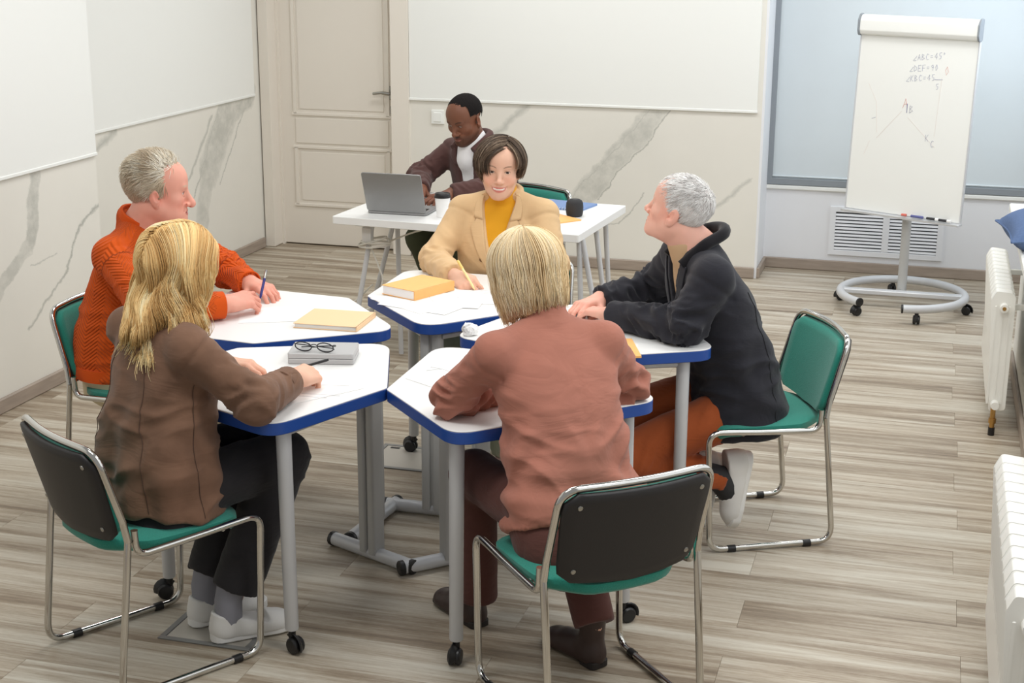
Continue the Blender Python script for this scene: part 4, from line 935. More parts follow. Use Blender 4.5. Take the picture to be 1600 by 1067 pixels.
# ---- hair: strands grown step by step over a scalp ellipsoid
def strands(roots, nsteps, step, dirfn, push, rad, taper=0.35, wave=None, cut=None, sides=3):
    """roots (n,3); dirfn(P,i)->(n,3); push(P)->P. returns V,F and strand index"""
    n = len(roots); pts = [roots.copy()]; p = roots.copy(); alive = np.ones(n, bool)
    for i in range(1, nsteps):
        d = dirfn(p, i); d /= np.linalg.norm(d, axis=1, keepdims=True)+1e-9
        st = step if np.ndim(step) == 0 else step[:, None]
        q = push(p+d*st, i)
        if cut is not None: alive &= ~cut(q); q = np.where(alive[:, None], q, p)
        p = q; pts.append(p.copy())
    Pt = np.stack(pts, 1)
    if wave is not None: Pt = Pt+wave(Pt)
    arc = np.linalg.norm(np.diff(Pt, axis=1), axis=2).sum(1); keep = np.linalg.norm(Pt[:, -1]-Pt[:, 0], axis=1) > .42*arc; Pt[~keep] = Pt[~keep][:, :1]-A3(0, 0, .03)*0
    Tn = np.gradient(Pt, axis=1); Tn /= np.linalg.norm(Tn, axis=2, keepdims=True)+1e-9
    q_ = Pt.mean(1)-A3(0, -.012, .034); ref = np.stack([-q_[:, 1], q_[:, 0], .15*np.abs(q_[:, 0])+.004], 1)[:, None, :]; U = np.cross(Tn, ref); U /= np.linalg.norm(U, axis=2, keepdims=True)+1e-9; W = np.cross(Tn, U)
    t = np.linspace(0, 1, nsteps); r = (rad if np.ndim(rad) else np.full(n, rad))[:, None]*(1-(1-taper)*np.clip((t-0.5)/0.5, 0, 1))[None]
    V = np.stack([Pt+(U*math.cos(2*PI*k/sides)+W*math.sin(2*PI*k/sides))*r[..., None] for k in range(sides)], 2)
    base = (np.arange(n)[:, None]*nsteps+np.arange(nsteps-1)[None])*sides
    F = np.stack([np.stack([base+k, base+(k+1) % sides, base+sides+(k+1) % sides, base+sides+k], -1) for k in range(sides)], 2).reshape(-1, 4)
    ids = np.repeat(np.arange(n), nsteps*sides); tt = np.tile(np.repeat(t, sides), n)
    return V.reshape(-1, 3), F, ids, tt
def attr_mat(name, rough=0.5, spec=0.4, sss=0.0, sheen=0.0, bump=None):
    m = bpy.data.materials.new(name); m.use_nodes = True; nt = m.node_tree; N = nt.nodes; L = nt.links; b = N['Principled BSDF']
    a = N.new('ShaderNodeAttribute'); a.attribute_name = 'col'; L.new(a.outputs['Color'], b.inputs['Base Color'])
    b.inputs['Roughness'].default_value = rough; b.inputs['Specular IOR Level'].default_value = spec
    if sss: b.inputs['Subsurface Weight'].default_value = sss; b.inputs['Subsurface Radius'].default_value = (0.012, 0.005, 0.003); b.inputs['Subsurface Scale'].default_value = 0.6
    if sheen: b.inputs['Sheen Weight'].default_value = sheen
    if bump:
        tc = N.new('ShaderNodeTexCoord'); n = N.new('ShaderNodeTexNoise'); n.inputs['Scale'].default_value = bump[0]; L.new(tc.outputs['Object'], n.inputs[0])
        bp = N.new('ShaderNodeBump'); bp.inputs['Strength'].default_value = bump[1]; bp.inputs['Distance'].default_value = 0.001; L.new(n.outputs[0], bp.inputs['Height']); L.new(bp.outputs[0], b.inputs['Normal'])
    return m
M['skin'] = attr_mat('skin', 0.5, 0.35, 0.08, bump=(700, 0.12)); M['hair'] = attr_mat('hair', 0.5, 0.25)
M['eye'] = attr_mat('eye', 0.12, 0.5)
# ---------------------------------------------------------------- figures
from mathutils.bvhtree import BVHTree
def shrink(rows, d): return [(z, cx, cy, a-d, f-d, b-d) for z, cx, cy, a, f, b in rows]
def unit(v): v = np.array(v, float); return v/np.linalg.norm(v)
class Person:
    def __init__(s, label, loc, ang, group=None):
        s.label, s.loc, s.ang = label, loc, math.radians(ang-90); s.children = []
    def body(s, spec):
        s.sp = spec; P = []; rows = spec['torso']; g = spec.get('inset', 0.016); fines = []
        P.append(loft([(z, cx, cy, a-g-(.035 if z < .66 else 0), f-g-(.035 if z < .66 else 0), b-g-(.035 if z < .66 else 0)) for z, cx, cy, a, f, b in rows], .02)); sr = spec.get('arm_r', (.042, .034, .030)); sr = (min(sr[0], .044), min(sr[1], .035), sr[2])
        for side in ('L', 'R'):
            S, E, W_ = (np.array(v, float) for v in spec['arms'][side][:3]); nb = np.array(spec['neck'], float)
            P += [cone(nb+(S-nb)*.25+A3(0, 0, -.02), S, .045, sr[0], .04), cone(S, E, sr[0], sr[1], .03), cone(E, W_, sr[1]*.98, sr[2], .02)]
            H, K, An = (np.array(v, float) for v in spec['legs'][side]); lr = spec.get('leg_r', (.066, .048, .034))
            P += [cone(H, K, lr[0], lr[1], .03), cone(K, An, lr[1]*.90, lr[2]*.85, .03)]
        hc = np.array(spec['head'][0], float); s.HR = rot(*spec['head'][1:4]); s.hs = spec['head'][4]; s.hc = hc
        nb = np.array(spec['neck'], float); nr = spec.get('neck_r', .052); top = hc+s.HR@(A3(0, -.022, -.055)*s.hs)
        P += [cone(top, nb, nr*.96, nr*1.05, .025), cone(nb, nb+A3(0, -.012, -.06), nr*1.0, nr*.95, .03)]
        P += frame_prims(head_prims(**spec.get('face', {})), hc, s.HR, s.hs)
        if spec.get('neckcut'): pass
        hb = .135*s.hs; fines.append((hc-hb, hc+hb, spec.get('hstep', .0026)))
        for side in ('L', 'R'):
            a = spec['arms'][side]
            if len(a) > 3 and a[3] is not None:
                R = hand_frame(a[3], a[4]); kw = dict(a[5]); vis = kw.pop('vis', True); hsz = kw.pop('size', 1.0); cur = CURL[kw.pop('curl')]
                pr = frame_prims(hand_prims(1 if side == 'R' else -1, cur, **kw), np.array(a[2], float)+R[:, 1]*.012, R, hsz); P += pr
                if vis: fines.append((np.min([q.lo for q in pr], 0)-.004, np.max([q.hi for q in pr], 0)+.004, .0030))
        V, F = extract(P, .014, fines); V = relax(V, F, 1, .3)
        hp = (V-hc)@s.HR/s.hs; near = (np.abs(hp) < .125).all(1)
        base = np.array(s2l(spec['skin'])); col = np.tile(base, (len(V), 1))
        col = col*(1+.05*vnoise(V*40, 3)[:, None]*np.array([.6, 1, 1]))
        if near.any(): col[near] = head_colors(hp[near], base, s2l(spec['lips']), **spec.get('paint', {}))*(1+.03*vnoise(V[near]*60, 3)[:, None])
        # knuckles and fingertips a little redder
        for side in ('L', 'R'):
            a = spec['arms'][side]
            if len(a) > 3 and a[3] is not None:
                w = np.clip(np.linalg.norm(V-np.array(a[2]), axis=1), 0, 1); m = ((w > .085) & (w < .21) & ~near)[:, None]*.45
                col = col*(1-m)+m*base*np.array([1.04, .90, .88])
        o = np_mesh('person', V, F, M['skin'], None, {'col': ('FLOAT_COLOR', np.c_[np.clip(col, 0, 1), np.ones(len(V))])})
        o.location = (s.loc[0], s.loc[1], 0); o.rotation_euler = (0, 0, s.ang); s.o = o; tag(o, s.label, 'person')
        if spec.get('eyes', True):
            for sd in (-1, 1): s.eye(sd, spec.get('iris', (90, 70, 55)), spec.get('gaze', (0, 0)))
        return s
    def eye(s, sd, iris, gaze):
        n, m = 24, 16; th = np.linspace(0, PI, m); ph = np.linspace(0, 2*PI, n, endpoint=False); r = .0125*s.hs
        D = np.array([[math.sin(t)*math.cos(p), math.cos(t), math.sin(t)*math.sin(p)] for t in th for p in ph])
        F = np.array([[i*n+k, i*n+(k+1) % n, (i+1)*n+(k+1) % n, (i+1)*n+k] for i in range(m-1) for k in range(n)])
        g = rot(gaze[0], gaze[1])@A3(0, 1, 0); a = np.degrees(np.arccos(np.clip(D@g, -1, 1)))
        c = np.where((a < 12)[:, None], s2l((14, 12, 12)), np.where((a < 27)[:, None], s2l(iris), s2l((226, 220, 214))))
        c = np.c_[c, np.ones(len(c))]; V = (D*r+A3(sd*.031, .0674, 0)*s.hs)@s.HR.T+s.hc
        np_mesh('eye', V, F, M['eye'], s.o, {'col': ('FLOAT_COLOR', c)})
    def limb_uv(s, V, side):
        """along (m from shoulder), angle, distance for an arm"""
        S, E, W_ = (np.array(v, float) for v in s.sp['arms'][side][:3]); out = []
        for a, b, off in ((S, E, 0), (E, W_, np.linalg.norm(E-S))):
            ab = b-a; L_ = np.linalg.norm(ab); d = ab/L_; t = np.clip((V-a)@d, 0, L_); q = V-a-t[:, None]*d
            u = unit(np.cross(d, [0.1, 0.2, 1])); w = np.cross(d, u); out.append((t+off, np.arctan2(q@w, q@u), np.linalg.norm(q, axis=1)))
        pick = out[1][2] < out[0][2]
        return [np.where(pick, out[1][i], out[0][i]) for i in range(3)]
    def top(s, name, m, rows, rs, hem=None, cuffs=True, extra=(), step=.0062, folds=(.004, .005), seed=1, shoulder=.058, necks=None, cutw=.0, hem_n=(0, 0, -1), uv=False, swag=None, k_arm=.030, pad=0.0, trap=-.012):
        sp = s.sp; P = [loft(rows, .02)]; nb = np.array(necks if necks is not None else sp['neck'], float)
        for side in ('L', 'R'):
            S, E, W_ = (np.array(v, float) for v in sp['arms'][side][:3])
            P += [cone(nb+(S-nb)*.22+A3(0, 0, trap), S+A3(0, 0, pad), shoulder, rs[0]*.96, .03), cone(S+A3(0, 0, pad), E, rs[0], rs[1], k_arm), ellip(E, (rs[1]*1.06,)*3, .02), cone(E, W_+unit(W_-E)*.02, rs[1]*.98, rs[2], .02)]
        P += [q for q in extra if q.op == 'u']
        if cuffs:
            for side in ('L', 'R'):
                E, W_ = (np.array(v, float) for v in sp['arms'][side][1:3]); d = unit(W_-E); c = W_+d*cutw
                P.append(half(c, d, c-(.075+abs(cutw)), c+(.075+abs(cutw))))
        if hem is not None:
            h = np.array(hem, float); P.append(half(h, hem_n, h-A3(.5, .5, .3), h+A3(.5, .5, .05)))
        P += [q for q in extra if q.op != 'u']
        V, F = extract(P, step); N_ = normals(V, F); uvw = np.zeros((len(V), 3))
        d = np.zeros(len(V)); ua = {sd: s.limb_uv(V, sd) for sd in ('L', 'R')}
        arm = np.zeros(len(V))
        for i, sd in enumerate(('L', 'R')):
            t, a, r = ua[sd]; S, E, W_ = (np.array(v, float) for v in sp['arms'][sd][:3]); L1 = np.linalg.norm(E-S); w = np.clip((rs[0]*1.35-r)/.02, 0, 1)*np.clip((t-.03)/.05, 0, 1)
            arm = np.maximum(arm, w)
            near = np.exp(-((t-L1)/.085)**2)+.45*np.exp(-((t-L1-.14)/.10)**2)+.25
            ring = 1-2*np.abs(vnoise(np.c_[t*30+1.3*np.sin(a+i), np.cos(a)*1.1+7*i, np.sin(a)*1.1+seed], seed))
            d += w*near*folds[1]*(np.clip(ring, -.5, 1)-.10)-.0045*np.exp(-((t-.020)/.009)**2)*(r < rs[0]*1.6)
            if uv: uvw = np.where((w > .5)[:, None], np.c_[a*.055+i*3, t, np.ones(len(V))], uvw)
        if uv:
            cy = np.interp(V[:, 2], [q[0] for q in sorted(rows)], [q[2] for q in sorted(rows)]); th = np.arctan2(V[:, 0], V[:, 1]-cy)
            uvw = np.where((arm > .5)[:, None], uvw, np.c_[th*.17, V[:, 2]*1.04, np.zeros(len(V))])
        tor = 1-arm
        Vw = V+.035*np.stack([vnoise(V*7, seed+3), vnoise(V*7, seed+4), vnoise(V*7, seed+5)], 1); sx = np.sign(V[:, 0])
        def crease(al, ac, fl, fa, sd): return (1-2.2*np.abs(vnoise(np.c_[al*fl, ac*fa, np.full(len(V), sd*3.7)+V[:, 1]*4], seed+sd))).clip(-.55, 1)
        lowz = np.clip((1.02-V[:, 2])/.32, 0.12, 1)
        f1 = crease(Vw[:, 0]+.6*Vw[:, 1], Vw[:, 2], 5, 19, 6); f2 = crease(Vw[:, 2]*.7+Vw[:, 0]*.7*sx, Vw[:, 2]*.7-np.abs(Vw[:, 0])*.7, 4.5, 17, 7); f3 = crease(Vw[:, 2], Vw[:, 0]+.8*Vw[:, 1], 3.5, 15, 8)
        d += tor*lowz*folds[0]*(.75*f1+.75*f2+.35*f3)
        if swag: d += tor*swag(V)
        V = V+N_*d[:, None]; V = relax(V, F, 1, .35)
        at = {'uvw': ('FLOAT_VECTOR', uvw)} if uv else None
        o = np_mesh(name, V, F, m, s.o, at); s.last = (V, F); return o
    def legs(s, name, m, rows, rl, cut=None, step=.0075, folds=.005, seed=5, extra=()):
        sp = s.sp; P = [loft(rows, .02)]
        for sd in ('L', 'R'):
            H, K, An = (np.array(v, float) for v in sp['legs'][sd]); d = unit(An-K)
            P += [cone(H, K, rl[0], rl[1], .035), cone(K, An-d*((cut or 0)-.03), rl[1]*.97, rl[2], .025)]
        P += [q for q in extra if q.op == 'u']
        for sd in ('L', 'R'):
            K, An = (np.array(v, float) for v in sp['legs'][sd][1:]); d = unit(An-K); c = An-d*(cut or 0); P.append(half(c, d, c-.15, c+.15))
        P += [q for q in extra if q.op != 'u']
        V, F = extract(P, step); N_ = normals(V, F); d = np.zeros(len(V))
        for sd in ('L', 'R'):
            H, K, An = (np.array(v, float) for v in sp['legs'][sd])
            kn = np.exp(-(np.linalg.norm(V-K, axis=1)/.14)**2)+np.exp(-(np.linalg.norm(V-H, axis=1)/.15)**2)+.35
            ax = unit(An-K); t = (V-K)@ax; n_ = 1-2*np.abs(vnoise(np.c_[t*20, (V[:, 0]+V[:, 1])*7, V[:, 2]*6], seed)); d = np.maximum(d, kn*folds*(n_-.3)*(np.linalg.norm(V-K, axis=1) < .45))
        V = relax(V+N_*d[:, None], F, 1, .35); o = np_mesh(name, V, F, m, s.o); s.lastlegs = (V, F); return o
    def shoe(s, side, m, msole, style='sneaker', size=1.0, heel=None, toe=None, up=(0, 0, 1)):
        """shoe with heel bottom at `heel`, pointing to `toe`"""
        h, t = np.array(heel, float), np.array(toe, float); y = unit(t-h); z = np.array(up, float); z = unit(z-y*(z@y)); R = np.stack([np.cross(y, z), y, z], 1)
        hh = .030 if style == 'sneaker' else .026; P = []
        P += [ellip((0, .045, hh+.012), (.036, .052, .034), .02), cone((0, .035, hh), (0, .20, hh-.004), .0345, .036, .02), ellip((0, .130, hh+.004), (.042, .070, .036), .03), ellip((0, .200, hh), (.043, .056, .030), .03), cone((0, .042, .04), (0, .040, .105 if style == 'sneaker' else .22), .036, .040 if style == 'sneaker' else .047, .02), cone((0, .07, .065), (0, .15, .045), .031, .030, .03)]
        P += [ellip((0, .022, hh+.028), (.030, .026, .042), .015)]
        P.append(half((0, 0, hh*.5), (0, 0, -1), A3(-.1, -.1, -.08), A3(.1, .35, hh+.01), .003))
        top = .094 if style == 'sneaker' else .20; P.append(half((0, 0.02, top), (0, .30 if style == 'sneaker' else 0, 1), A3(-.08, -.05, top-.06), A3(.08, .12, top+.12), .004))
        c0 = h
        V, F = extract(frame_prims(P, c0, R, size), .0050); o = np_mesh('shoe' if style == 'sneaker' else 'boot', V, F, m, s.o)
        ol = [(-.034, .02), (-.036, .07), (-.036, .12), (-.044, .19), (-.040, .235), (-.018, .262), (.012, .264), (.036, .240), (.044, .20), (.037, .12), (.036, .07), (.034, .02), (.018, -.004), (-.018, -.004)]
        ol = [(x, y_) for x, y_ in reversed(ol)]
        b = MB(); mt = Matrix.Translation(c0) @ Matrix([list(R[0])+[0], list(R[1])+[0], list(R[2])+[0], [0, 0, 0, 1]]) @ Matrix.Scale(size, 4)
        pl = [(p.x, p.y) for p in fillet([Vector((x, y_, 0)) for x, y_ in ol], .03, 3, True)]
        if style == 'sneaker': b.prism([(x*1.04, y_*1.02-.003) for x, y_ in pl], .001, hh+.006, .005, mt)
        else: b.prism(pl, .010, hh*.8, .003, mt); b.prism([(x, y_) for x, y_ in arcpoly([(-.036, -.004), (.036, -.004), (.036, .07), (-.036, .07)], .02, 4)], .0005, .024, .002, mt)
        b.build('sole', msole, o); return o
    def bvh(s, VF=None):
        V, F = VF or s.last; return BVHTree.FromPolygons([tuple(v) for v in V], [tuple(f) for f in F])
    def patch(s, name, m, left, right, bv, dirn=(0, -1, 0), off=.004, th=.003, n=8, parent=None, start=.4, nl=None):
        """strip between two polylines (given as x,z or x,y,z) thrown onto a surface along dirn"""
        def res(pl, k):
            pl = np.array(pl, float); d = np.r_[0, np.cumsum(np.linalg.norm(np.diff(pl, axis=0), axis=1))]; t = np.linspace(0, d[-1], k); return np.stack([np.interp(t, d, pl[:, i]) for i in range(pl.shape[1])], 1)
        k = nl or max(10, int(np.linalg.norm(np.diff(np.array(left, float), axis=0), axis=1).sum()/.010)); A_, B_ = res(left, k), res(right, k); dv = Vector(dirn).normalized(); P0 = np.zeros((k, n+1, 3)); ok = np.zeros((k, n+1), bool)
        last = None
        for i in range(k):
            for j in range(n+1):
                p = A_[i]*(1-j/n)+B_[i]*(j/n); p = Vector((p[0], 0, p[1])) if len(p) == 2 else Vector(p)
                hit = bv.ray_cast(p-dv*start, dv)
                if hit[0] is not None:
                    P0[i, j] = hit[0]; ok[i, j] = True
                else: P0[i, j] = p
        if ok.any():   # fill misses with the nearest hit depth
            d = np.array(dv); dep = (P0@d); md = dep[ok].max()
            for i, j in np.argwhere(~ok):
                q = np.argwhere(ok); qq = q[np.argmin(((q-[i, j])**2).sum(1))]; P0[i, j] += d*(dep[tuple(qq)]-P0[i, j]@d)
        P0 = P0-np.array(dv)*off
        for _ in range(2):
            Q = P0.copy(); Q[1:-1] = P0[1:-1]*.5+.25*(P0[:-2]+P0[2:]); P0 = Q; Q = P0.copy(); Q[:, 1:-1] = P0[:, 1:-1]*.5+.25*(P0[:, :-2]+P0[:, 2:]); P0 = Q
        back = P0+np.array(dv)*th; W_ = n+1; V = np.concatenate([P0.reshape(-1, 3), back.reshape(-1, 3)]); nn = k*W_; F = []
        for i in range(k-1):
            for j in range(n):
                a = i*W_+j; F.append((a, a+1, a+W_+1, a+W_)); F.append((nn+a, nn+a+W_, nn+a+W_+1, nn+a+1))
        ring = [(0, j) for j in range(n)]+[(i, n) for i in range(k-1)]+[(k-1, n-j) for j in range(n)]+[(k-1-i, 0) for i in range(k-1)]
        for q in range(len(ring)):
            a = ring[q][0]*W_+ring[q][1]; c = ring[(q+1) % len(ring)]; c = c[0]*W_+c[1]; F.append((a, nn+a, nn+c, c))
        return np_mesh(name, V, np.array(F), m, parent or s.o)
    def band(s, name, m, center, axis, r, w, th=.004, flat=None, parent=None, tilt=None, n=28):
        """a ring (cuff, collar band, hem rib) around an axis"""
        ax = Vector(axis).normalized(); u = ax.orthogonal().normalized(); v = ax.cross(u); b = MB(); V = []; F = []
        if flat: u = (Vector(flat[0])-ax*ax.dot(Vector(flat[0]))).normalized(); v = ax.cross(u)
        f = flat[1] if flat else 1.0; pr = [(r, -w/2), (r+th, -w/2+.002), (r+th*1.15, 0), (r+th, w/2-.002), (r, w/2), (r-.002, w/2-.003), (r-.002, -w/2+.003)]
        for k in range(n):
            a = 2*PI*k/n
            for rr, h in pr: V.append(Vector(center)+(u*math.cos(a)*f+v*math.sin(a))*rr+ax*h)
        q = len(pr)
        for k in range(n):
            for i in range(q): F.append((k*q+i, k*q+(i+1) % q, ((k+1) % n)*q+(i+1) % q, ((k+1) % n)*q+i))
        return b.add(V, F).build(name, m, parent or s.o, ang=60)
    def hair(s, V, F, ids, cols, extra=None, name='hair'):
        """strands in head coordinates -> hair mesh; cols (n strands,3)"""
        col = cols[ids]
        if extra is not None:
            EV, EF, EC = extra; F = np.concatenate([F, EF+len(V)]); V = np.concatenate([V, EV]); col = np.concatenate([col, EC])
        W_ = V@s.HR.T*s.hs+s.hc
        return np_mesh(name, W_, F, M['hair'], s.o, {'col': ('FLOAT_COLOR', np.c_[np.clip(col, 0, 1), np.ones(len(col))])})
def scalp_dirs(n, seed, accept):
    g = np.random.default_rng(seed); out = []
    while sum(len(o) for o in out) < n:
        d = g.normal(size=(n*3, 3)); d /= np.linalg.norm(d, axis=1, keepdims=True); out.append(d[accept(d)])
    return np.concatenate(out)[:n]
SC, SR = A3(0, -.012, .034), A3(.0755, .0955, .0825)
def on_scalp(d): return SC+d*SR
def scalp_cap(accept, grow, col, n=40):
    """shell of the scalp where accept(dir) holds, quads in head coordinates"""
    th = np.linspace(0.001, PI-.001, n); ph = np.linspace(0, 2*PI, 2*n, endpoint=False)
    D = np.array([[math.sin(t)*math.cos(p), math.sin(t)*math.sin(p), math.cos(t)] for t in th for p in ph]); V = SC+D*(SR*1.0+grow)
    A_ = accept(D); F = []
    for i in range(n-1):
        for k in range(2*n):
            q = [i*2*n+k, (i+1)*2*n+k, (i+1)*2*n+(k+1) % (2*n), i*2*n+(k+1) % (2*n)]
            if A_[q].sum() >= 3: F.append(q)
    return V, np.array(F), np.tile(np.array(col), (len(V), 1))
def ell_push(off, extra=()):
    """keep points outside the scalp (by off, per strand) and outside extra spheres (centre, radius)"""
    def f(P, i):
        q = (P-SC)/(SR+off[:, None]); r = np.linalg.norm(q, axis=1); ins = r < 1
        P = np.where(ins[:, None], SC+q/np.maximum(r, 1e-6)[:, None]*(SR+off[:, None]), P)
        for c, rad in extra:
            v = P-c; d = np.linalg.norm(v, axis=1); rr = rad+off*.6; P = np.where((d < rr)[:, None], c+v/np.maximum(d, 1e-6)[:, None]*rr[:, None], P)
        return P
    return f
def hair_color(n, seed, stops, wts, jit=.06):
    g = np.random.default_rng(seed); k = g.choice(len(stops), n, p=np.array(wts)/sum(wts)); c = np.array([s2l(x) for x in stops])[k]
    return np.clip(c*(1+g.normal(0, jit, (n, 1))), 0, 1)

def hair_tone(roots, seed, stops, freq=60, jit=.10):
    """lock-wise colour: neighbouring strands share a tone"""
    g = np.random.default_rng(seed); t = np.clip(.5+.5*vnoise(roots*freq, seed)+.25*vnoise(roots*freq*2.7, seed+1)+g.normal(0, jit, len(roots)), 0, .999)*(len(stops)-1)
    c = np.array([s2l(x) for x in stops]); i = t.astype(int); f = (t-i)[:, None]; return np.clip((c[i]*(1-f)+c[i+1]*f)*(1+g.normal(0, .05, (len(roots), 1))), 0, 1)

def seam(p, name, m, pts, bv, r=.0011):
    """a stitched seam line lying on a garment"""
    out = []; P_ = np.array(pts, float); dd = np.r_[0, np.cumsum(np.linalg.norm(np.diff(P_, axis=0), axis=1))]; t = np.linspace(0, dd[-1], max(12, int(dd[-1]/.006)))
    for q in np.stack([np.interp(t, dd, P_[:, k]) for k in range(3)], 1):
        h = bv.find_nearest(Vector(q))
        if h[0] is not None: out.append(np.array(h[0]+h[1]*.0012))
    out = np.array(out)
    for _ in range(3): out[1:-1] = .5*out[1:-1]+.25*(out[:-2]+out[2:])
    out = [tuple(q) for q in out]
    return MB().tube(out, r, 6).build(name, m, p.o)
def hair_volume(prims, step=.0045):
    V, F = extract(prims, step); return V, F
M['cloth_beige'] = cloth('cloth_beige', (216, 182, 138), 0.08)
M['cloth_mustard'] = mat('cloth_mustard', (222, 158, 32), 0.85, spec=0.2, bump=(260, 0.5, 0.001, (3, 3, 0.4)), sheen=0.2)
M['cloth_olive'] = mat('cloth_olive', (152, 160, 138), 0.85, spec=0.2, noise=(25, 0.05, (1, 1, 1)))
M['cloth_rose'] = cloth('cloth_rose', (170, 112, 95), 0.15)
M['cloth_maroon'] = cloth('cloth_maroon', (92, 58, 52), 0.13)
M['boot_leather'] = mat('boot_leather', (56, 40, 36), 0.42, bump=(60, 0.25, 0.002, (1, 1, 1))); M['sole_dark'] = mat('sole_dark', (36, 30, 28), 0.6)
def over(rows, d): return shrink(rows, -d)

# ================= woman in the beige blazer, facing the camera
def woman_beige():
    rows = [(.42, 0, -.03, .19, .15, .13), (.55, 0, -.04, .185, .13, .13), (.70, -.005, -.035, .165, .12, .12), (.85, -.01, -.03, .178, .125, .115), (.94, -.015, -.035, .165, .10, .10), (1.00, -.018, -.04, .115, .08, .08), (1.03, -.02, -.04, .07, .06, .065)]
    arms = {'R': ((.152, -.03, .962), (.226, .125, .793), (.078, .318, .782), (-.80, .62, -.20), (.40, .40, .82), dict(curl='pen', thumb=.75, thumb_in=.6, size=.92)),
            'L': ((-.188, -.03, .965), (-.262, .09, .793), (-.235, .315, .788), (.15, .98, -.1), (-.2, .1, .97), dict(curl='relax', vis=False, size=.92))}
    sp = dict(torso=rows, arms=arms, neck=(-.02, -.045, 1.02), neck_r=.050, arm_r=(.044, .038, .028), legs={'L': ((-.10, 0, .52), (-.12, .40, .53), (-.14, .34, .09)), 'R': ((.10, 0, .52), (.10, .41, .53), (.08, .40, .09))}, toe={'L': (-.15, .5, .03), 'R': (.08, .55, .03)},
              head=((-.012, -.004, 1.156), 15, -4, -3, .985), face=dict(wide=.97, smile=1.0, nose=.93, jaw=.90, brow=.7, eye_open=.80), skin=(228, 182, 156), lips=(206, 124, 112), iris=(70, 48, 34), gaze=(1, 3), paint=dict(smile=1.0, brow=s2l((120, 90, 70)), eye_open=.8))
    p = Person('smiling woman in a beige blazer over a mustard turtleneck, writing with a yellow pen', (-1.665, 5.640), 270).body(sp)
    # blazer with an open V
    def vneck(P):
        zz = P[..., 2]; w = np.interp(zz, [.70, .745, 1.06], [-.02, .0, .075]); return np.maximum(np.abs(P[..., 0]+.015)-w, -(P[..., 1]-.0))
    V_ = Prim(vneck, (-.12, .0, .70), (.10, .14, 1.06), .004, 's')
    bl = p.top('blazer', M['cloth_beige'], rows, (.056, .053, .046), hem=(0, 0, .43), extra=[V_], folds=(.005, .008), shoulder=.056, pad=.010, trap=.006, seed=11); bv = p.bvh()
    p.top('turtleneck', M['cloth_mustard'], shrink(rows, .010), (.045, .042, .035), hem=(0, 0, .45), extra=[cone((-.018, -.035, 1.03), (-.013, -.026, 1.088), .060, .055, .012)], folds=(.002, .003), shoulder=.045, seed=12, cutw=-.03, step=.007)
    # lapels, collar, buttons, pocket flap
    for sd in (-1, 1):
        x = lambda v: sd*v-.015
        p.patch('lapel', M['cloth_beige'], [(x(.003), .735), (x(.028), .82), (x(.048), .92), (x(.066), 1.01)], [(x(.012), .735), (x(.075), .84), (x(.112), .925), (x(.085), .955)], bv, off=.006, th=.004)
        p.patch('collar_flap', M['cloth_beige'], [(x(.056), .955), (x(.066), 1.00), (x(.070), 1.045), (x(.060), 1.06)], [(x(.098), .962), (x(.100), .99), (x(.096), 1.02), (x(.080), 1.05)], bv, off=.007, th=.004)
    b = MB(); b.tube(fillet([(-.085, -.00, 1.035), (-.075, -.085, 1.062), (-.018, -.11, 1.070), (.04, -.085, 1.062), (.05, .0, 1.035)], .05), .018, 10, flat=1.0); b.build('collar', M['cloth_beige'], p.o)
    p.legs('trousers', M['cloth_olive'], [(.40, 0, -.03, .172, .13, .12), (.50, 0, -.03, .170, .12, .115), (.60, 0, -.035, .150, .10, .10)], (.082, .066, .062), seed=15)
    for sd, x0 in (('L', -.14), ('R', .08)): p.shoe(sd, mat('pink_shoe', (226, 190, 178), 0.5), M['sole_dark'], heel=(x0, .33 if sd == 'L' else .38, 0), toe=(x0-.01, .60, 0), size=.92)
    for i, (x, z) in enumerate(((.03, .72), (-.05, .72), (.035, .80))):
        h = bv.ray_cast(Vector((x, .5, z)), Vector((0, -1, 0)))
        if h[0]: MB().lathe([(.009, 0), (.009, .002), (.006, .004), (.001, .003)], 14, Matrix.Translation(h[0]) @ Matrix.Rotation(-PI/2, 4, 'X')).build('button', mat('button', (120, 84, 52), 0.4), p.o)
    # short side-swept dark hair
    def acc(d):
        x, y, z = d.T; face = (y > .10) & (z < .66-.30*np.abs(x+.25)) & (y > .55*np.abs(x)-.12); low = z < -.62; ear = (np.abs(x) > .75) & (y > -.25) & (z < -.30)
        return ~(face | low | ear)
    n = 5200; d = scalp_dirs(n, 21, acc); roots = on_scalp(d); off = .0185-np.minimum(np.random.default_rng(22).exponential(.004, n), .014); part = -.024; roots = SC+d*(SR+off[:, None]*.97)
    side = np.where(roots[:, 0]+.012*vnoise(roots*70, 28) > part, 1.0, -1.0); hn = np.stack([vnoise(roots*45, 26), vnoise(roots*45, 27), 0*roots[:, 0]], 1)*.35
    def dirf(P, i):
        q = (P-SC)/SR; nrm = q/SR; nrm /= np.linalg.norm(nrm, axis=1, keepdims=True)
        fwd = np.where((P[:, 1] > -.01), .42, -.25)*np.clip((P[:, 2]-.01)/.07, 0, 1)
        f = np.stack([side*np.clip((P[:, 2]-.02)/.05, .05, 1)*1.0, fwd, -np.clip(1.15-(P[:, 2])/.12, .10, 1.4)], 1)+hn
        f -= nrm*(f*nrm).sum(1, keepdims=True)*.85; return f
    lim = np.random.default_rng(23).normal(0, .006, n)
    cut = lambda P: P[:, 2] < np.where(P[:, 1] > .035, .016-.026*(P[:, 0] > 0), np.where(P[:, 1] > -.02, -.030-.02*(P[:, 0] > 0), -.112))+lim
    V, F, ids, tt = strands(roots, 15, np.random.default_rng(24).uniform(.009, .0125, n), dirf, ell_push(off, [(A3(0, -.02, -.12), .058)]), .0011, cut=cut)
